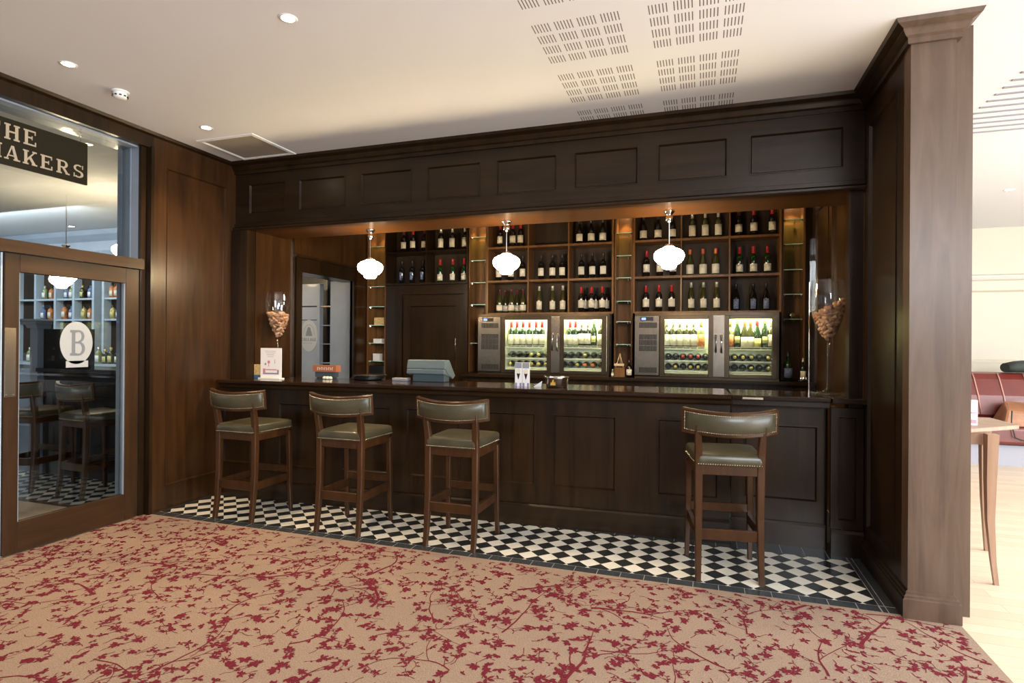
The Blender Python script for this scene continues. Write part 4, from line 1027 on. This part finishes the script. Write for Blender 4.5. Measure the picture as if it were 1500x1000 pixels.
# ---- small things on the back counter and shelves
ZB = 1.1205
t = thing('wooden_box', 'dark wooden box on the back counter between the coolers', 'box', (-.87, 6.55, ZB))
bevel(build(MB().box(-.945, -.825, 6.50, 6.60, ZB, ZB+.105), 'box_body', 'shelfwood', t), .003)
t = thing('small_easel', 'little pale wood easel standing on the wooden box', 'easel', (-.88, 6.55, ZB+.105))
z = ZB+.106
mb = MB()
for a_, b_ in (((-.93, 6.52), (-.885, 6.55)), ((-.845, 6.52), (-.885, 6.55)), ((-.885, 6.59), (-.885, 6.55))): mb.tube([(a_[0], a_[1], z), (b_[0], b_[1], z+.155)], .0045, 6)
mb.box(-.945, -.835, 6.512, 6.530, z+.02, z+.045)
build(mb, 'easel_frame', 'pale_timber_edge', t)
def small_bottle(x, y, z, h, r, mats, label, cat='small bottle', group=None):
    t = thing('small_bottle', label, cat, (x, y, z), 0, group)
    build(MB().lathe([(0, 0), (r, .001), (r, h*.55), (r*.8, h*.64), (r*.35, h*.72), (r*.35, h*.9), (0, h*.9)], (x, y, z), 12), 'bottle_glass', mats[0], t)
    build(MB().lathe([(r*.42, h*.84), (r*.45, h), (0, h)], (x, y, z), 10), 'cap', mats[1], t)
    build(MB().lathe([(r+.0005, h*.12), (r+.001, h*.12), (r+.001, h*.45), (r+.0005, h*.45)], (x, y, z), 10, 0, -PI/2-1.2, -PI/2+1.2), 'paper_label', mats[2], t)
    return t
small_bottle(-.965, 6.54, ZB, .085, .017, ('clearbottle', 'white', 'card'), 'tiny pale bottle beside the left cooler, left of the wooden box')
small_bottle(-.78, 6.53, ZB, .20, .03, ('darkglass', 'blackcap', 'cream'), 'dark bottle between wooden box and right cooler')
small_bottle(-2.68, 6.60, 1.84, .16, .022, ('darkglass', 'redcap', 'cream'), 'small red-topped bottle above the left cooler panel') if 0 else None
for (x, z, w, h, mt, lb) in ((-4.13, 1.722, .15, .10, 'yellowbox', 'small patterned box on a glass shelf, far left niche'), (-4.15, 1.482, .13, .055, 'card', 'white paper pile on a glass shelf, far left niche'), (-4.17, 1.242, .10, .095, 'card', 'white square box on the lowest glass shelf, far left niche')):
    t = thing('small_box', lb, 'box', (x, 6.82, z), 0, None)
    build(MB().box(x-w/2, x+w/2, 6.78, 6.86, z, z+h), 'box_body', mt, t)
t = thing('storage_crate', 'black crate on the floor of the far left niche', 'crate', (-4.14, 6.8, .9))
bevel(build(MB().box(-4.25, -4.03, 6.74, 6.93, .90, 1.18), 'crate_body', 'black', t), .006)
t = thing('crystal_knob', 'small glass ornament on the glass shelf right of the right cooler', 'ornament', (.90, 6.82, 1.774))
build(MB().lathe([(0, 0), (.018, 0), (.022, .01), (.035, .03), (.036, .05), (.02, .068), (0, .07)], (.90, 6.82, 1.775), 12), 'ornament_body', 'chrome', t)
small_bottle(.845, 6.60, ZB, .30, .042, ('greenglass', 'blackcap', 'bluelabel'), 'large dark green bottle just right of the right cooler')
small_bottle(.985, 6.60, ZB, .24, .026, ('greenglass', 'silvercap', 'cream'), 'slim green bottle at the right end of the back counter')
t = thing('bottle_stoppers', 'silver bottle stoppers in a dark dish at the right end of the back counter', 'dish', (1.0, 6.5, ZB))
build(MB().lathe([(0, 0), (.04, 0), (.055, .018), (.052, .018), (.038, .004), (0, .004)], (.975, 6.53, ZB), 16), 'dish', 'black', t)
mb = MB()
for k in range(5): mb.lathe([(0, .0), (.010, .004), (.012, .014), (.005, .022), (.010, .032), (0, .036)], (.955+.012*k, 6.53+.012*((k % 2)*2-1), ZB+.016), 8)
build(mb, 'stopper', 'chrome', t)

# ================================================================== NEIGHBOURING BAR (seen through the glass door)
def cab(xs, label, zl=(2.20, 1.845), y0=7.0):
    t = thing('painted_shelving', label, 'shelving', ((xs[0]+xs[-1])/2, 7.0, 0))
    build(MB().box(xs[0], xs[-1]+.05, 7.13, 7.16, 0, 2.86), 'back_panel', 'shelfback', t)
    for x in xs: build(MB().box(x, x+.05, y0, 7.13, 1.1, 2.86), 'upright', 'cabblue', t)
    for z in zl: build(MB().box(xs[0]+.05, xs[-1], y0+.01, 7.13, z-.03, z), 'shelf', 'cabblue', t)
    build(MB().box(xs[0], xs[-1]+.05, y0-.25, 7.13, 1.06, 1.10), 'counter_slab', 'cabblue', t)
    build(MB().box(xs[0], xs[-1]+.05, y0-.2, 7.13, 0, 1.06), 'cupboard_base', 'bluegrey', t)
    return t
cab([-12.3, -11.75, -11.22, -10.72, -10.27, -9.80], 'pale blue shelving of the other bar, left part, seen through the door')
cab([-9.57, -9.05, -8.70], 'pale blue shelving of the other bar, right part, seen through the door')
SB = []
for kd, cp_, lb_ in (('goldcap', 'blackcap', 'yellowlabel'), ('clearbottle', 'silvercap', 'card'), ('darkglass', 'blackcap', 'cream'), ('pinklabel', 'blackcap', 'cream'), ('olivebottle', 'goldcap', 'yellowlabel'), ('bluelabel', 'bluebox', 'card')):
    mb = MB().lathe([(0, 0), (.045, .002), (.045, .15), (.036, .175), (.016, .19), (.016, .215), (0, .215)], seg=10, mi=0).lathe([(.018, .20), (.019, .24), (0, .24)], seg=8, mi=1).lathe([(.046, .03), (.0465, .03), (.0465, .12), (.046, .12)], seg=8, mi=2, a0=-2.4, a1=-.7)
    o = build(mb, 'spirit_bottle', [kd, cp_, lb_]); SB.append(o.data); bpy.data.objects.remove(o)
rnd = random.Random(8)
ORD = ['first', 'second', 'third', 'fourth', 'fifth', 'sixth', 'seventh', 'eighth', 'ninth', 'tenth', 'eleventh', 'twelfth']
def spirits(xs, z, where, y=7.07):
    for k, x in enumerate(xs):
        o = bpy.data.objects.new('spirit_bottle', SB[rnd.randrange(len(SB))]); COL.objects.link(o); o.location = (x, y, z); s = rnd.uniform(.9, 1.15); o.scale = (s, s, s)
        tag(o, f'spirit bottle, {ORD[k]} from left, {where}', 'spirit bottle', 'bottles in the bar behind the door')
spirits((-11.05, -10.88, -10.5, -10.38, -10.12, -9.93), 2.20, "upper shelf of the other bar's left shelving")
spirits((-9.42, -9.31, -9.20, -8.86), 2.20, "upper shelf of the other bar's right shelving")
spirits((-11.08, -10.90, -10.55, -10.38, -10.08, -9.93), 1.845, "lower shelf of the other bar's left shelving")
spirits((-9.40, -9.27, -9.13, -8.86), 1.845, "lower shelf of the other bar's right shelving")
spirits((-11.1, -10.98, -10.85, -9.45, -9.3, -9.17, -9.02, -8.9, -8.78), 1.10, "counter of the other bar", 6.87)
# partition post + dark bar front
t = thing('painted_post', 'grey painted post with moulded cap at the end of the other bar', 'post', (-7.05, 4.45, 0))
build(MB().box(-7.11, -6.99, 4.40, 4.52, 0, 1.62), 'post_shaft', 'bluegrey', t)
build(MB().sweep([(0, 1.62), (.02, 1.62), (.03, 1.65), (.05, 1.67), (.05, 1.69), (.07, 1.70), (.07, 1.72), (0, 1.72)], [(-7.11, 4.52), (-7.11, 4.40), (-6.99, 4.40), (-6.99, 4.52)][::1]).box(-7.11, -6.99, 4.40, 4.52, 1.62, 1.72), 'post_cap', 'bluegrey', t)
t = thing('other_bar_front', 'dark unlit bar front behind the glass door', 'bar', (-6.0, 4.5, 0))
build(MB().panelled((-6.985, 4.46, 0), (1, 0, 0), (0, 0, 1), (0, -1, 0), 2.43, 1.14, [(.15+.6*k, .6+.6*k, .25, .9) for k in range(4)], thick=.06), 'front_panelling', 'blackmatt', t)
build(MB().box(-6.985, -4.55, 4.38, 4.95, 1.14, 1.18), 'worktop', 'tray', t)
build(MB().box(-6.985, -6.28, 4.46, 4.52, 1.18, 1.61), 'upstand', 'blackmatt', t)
t = thing('menu_holder', 'leaning glass-fronted menu holder on the dark bar behind the door', 'menu holder', (-5.75, 4.6, 1.18))
build(MB().loft([[(-6.0, 4.55, 1.185), (-6.0, 4.56, 1.185), (-5.88, 4.60, 1.50), (-5.88, 4.59, 1.50)], [(-5.72, 4.55, 1.185), (-5.72, 4.56, 1.185), (-5.62, 4.60, 1.50), (-5.62, 4.59, 1.50)]]), 'menu_sheet', 'cabblue', t)
spirits((-6.17, -6.09), 1.18, 'on the dark bar behind the door', 4.75)
# passage end seen through the inner doorway: grey panel door, dark shelves, oval sticker
t = thing('grey_panel_door', 'blue-grey door with oval sticker seen through the inner doorway', 'door', (-5.2, 6.8, 0))
gp = build(MB().box(-5.62, -5.11, 6.80, 6.84, 0, 2.30).box(-5.11, -5.075, 6.78, 6.86, 0, 2.3), 'door_leaf', 'bluegrey', t)
build(MB().box(-5.62, -5.135, 6.7985, 6.80, 1.975, 1.995).box(-5.62, -5.135, 6.7985, 6.80, 1.79, 1.80), 'shadow_gap', 'blackmatt', gp)
def ell(cx, cz, rx, rz_, y, n=36, t_=.002): return [[(cx+rx*math.cos(2*PI*k/n), y-dy, cz+rz_*math.sin(2*PI*k/n)) for k in range(n)] for dy in (0, t_)]
ov = build(MB().loft(ell(-5.262, 1.575, .145, .222, 6.797)), 'oval_sticker', 'etched', gp)
mb = MB().loft(ell(-5.262, 1.655, .030, .042, 6.7948, 16)).loft([[(-5.262+a_, 6.7945-dy, 1.60+b_) for a_, b_ in ((-.055, -.03), (.055, -.03), (.045, .02), (.02, .07), (-.02, .07), (-.045, .02))] for dy in (0, .001)])
for k in range(16):
    a0 = PI*k/16; a1 = PI*(k+.8)/16; mb.loft([[(-5.262+r*math.cos(a)*.9, 6.7945-dy, 1.59+r*math.sin(a)*1.35) for r, a in ((.098, a0), (.103, a0), (.103, a1), (.098, a1))] for dy in (0, .001)])
pl = lambda u, v, t_: (u, 6.7945-t_, v)
letters(mb, 'COLLAGE', -5.388, 1.50, .032, .042, .004, pl)
for k in range(6): mb.box(-5.36+k*.026, -5.345+k*.026, 6.793, 6.7945, 1.466, 1.472)
build(mb, 'portrait_and_lettering', 'etchgrey', ov)
t = thing('dark_shelf_niche', 'narrow dark shelf niche with pale shelf edges in the inner doorway', 'shelving', (-5.0, 6.9, 0))
build(MB().box(-5.075, -4.90, 6.95, 7.0, 0, 2.4), 'back_panel', 'blackmatt', t)
for z in (1.99, 1.725, 1.465, 1.20): build(MB().box(-5.07, -4.905, 6.80, 6.95, z-.012, z), 'shelf', 'pale_timber_edge' if z > 1.8 else 'bluegrey', t)
t = thing('grey_cupboard_side', 'plain blue-grey cupboard side at the right of the inner doorway', 'cupboard', (-4.7, 6.8, 0))
build(MB().box(-4.90, -4.345, 6.78, 6.84, 0, 2.325), 'side_panel', 'bluegrey', t)

# ================================================================== ROOM ON THE RIGHT
t = thing('high_table', 'pale wooden high table with sabre legs right of the pillar', 'table', (1.6, 4.75, 0))
prf = [(1.40+.02, 4.45), (1.66, 4.40), (1.99, 4.66), (1.99, 5.10), (1.45, 5.10)]
bevel(build(MB().loft([[(a_, b_, z) for a_, b_ in [(1.43, 4.40), (1.62, 4.40), (2.02, 4.74), (2.02, 5.15), (1.43, 5.15)]] for z in (.945, .972)]), 'tabletop', 'tablewood', t), .004)
build(MB().box(1.45, 1.72, 4.47, 4.495, .865, .945).box(1.72, 1.745, 4.47, 5.08, .865, .945), 'apron', 'tablewood', t)
def sabre(x, y, sx, sy):
    rings = []
    for z, off, s in ((0, .03, .024), (.15, .012, .028), (.4, -.006, .040), (.65, -.006, .052), (.945, 0, .062)):
        cx, cy = x+sx*off, y+sy*off; h = s/2; rings.append([(cx-h, cy-h, z), (cx+h, cy-h, z), (cx+h, cy+h, z), (cx-h, cy+h, z)])
    return MB().loft(rings)
for (x, y, sx, sy) in ((1.735, 4.41, 1, -.4), (1.46, 4.50, -1, -1), (1.96, 5.08, 1, 1), (1.48, 5.10, -1, 1)):
    if x == 1.96: x = 1.96
    build(sabre(x, y, sx*.8, sy), 'leg', 'tablewood', t)
t = thing('menu_card', 'white card with pink print standing on the high table', 'menu card', (1.62, 4.62, .973))
cb = build(MB().box(1.56, 1.738, 4.61, 4.616, .973, 1.14), 'card', 'card', t)
build(MB().box(1.57, 1.732, 4.608, 4.61, .985, 1.01).box(1.69, 1.73, 4.608, 4.61, 1.05, 1.06), 'pink_print', 'pink', cb)
# banquette
t = thing('banquette', 'red leather banquette with pale piping along the cream wall', 'banquette', (4.2, 9.2, 0))
X0b, X1b = 2.2, 6.4
mb = MB(); n = 16
build(MB().box(X0b, X1b, 8.80, 9.5, 0, .26), 'plinth', 'greyprint', t)
bevel(build(MB().box(X0b, X1b, 8.68, 9.30, .28, .50), 'seat', 'redleather', t), .04, 3)
pr = [(9.22, .48), (9.16, .60), (9.20, .85), (9.30, 1.06), (9.36, 1.13), (9.46, 1.15), (9.52, 1.10), (9.52, .26), (9.25, .26)]
bk = build(MB().loft([[(x, y, z) for y, z in pr] for x in (X0b, X1b)], True, 0), 'backrest', 'redleather', t)
for k in range(15):
    x = X0b+.15+k*.28
    build(MB().tube([(x+.02, 9.155, .60), (x, 9.195, .85), (x-.01, 9.295, 1.065), (x-.01, 9.36, 1.138)], .010, 6), 'piping', 'pipingpink', bk)
t = thing('shoulder_bag', 'brown leather bag lying on the banquette behind the table', 'bag', (3.72, 8.85, .5))
bevel(build(MB().loft([[(3.55, 8.72, .502), (4.15, 8.72, .502), (4.15, 9.1, .502), (3.55, 9.1, .502)], [(3.62, 8.8, .70), (4.15, 8.8, .66), (4.15, 9.08, .78), (3.7, 9.08, .80)]]), 'bag_body', 'bag', t), .03, 2)
build(MB().tube([(3.64, 8.72, .70), (3.61, 8.66, .55), (3.64, 8.64, .38), (3.78, 8.645, .33), (3.95, 8.65, .36)], .008, 6), 'strap', 'jacket', t)
t = thing('folded_jacket', 'dark folded jacket lying on top of the banquette back', 'jacket', (3.75, 9.4, 1.15))
mb = MB(); rings = []
for i in range(9):
    f = i/8; x = 3.84+.75*f; h = .045+.035*math.sin(PI*min(1, f*1.4+.15)); w = .13
    rings.append([(x, 9.40+w*math.cos(a), 1.152+max(0, h*(1+math.sin(a)))) for a in [2*PI*k/12 for k in range(12)]])
build(mb.loft(rings, True, 0, True), 'folded_cloth', 'jacket', t)
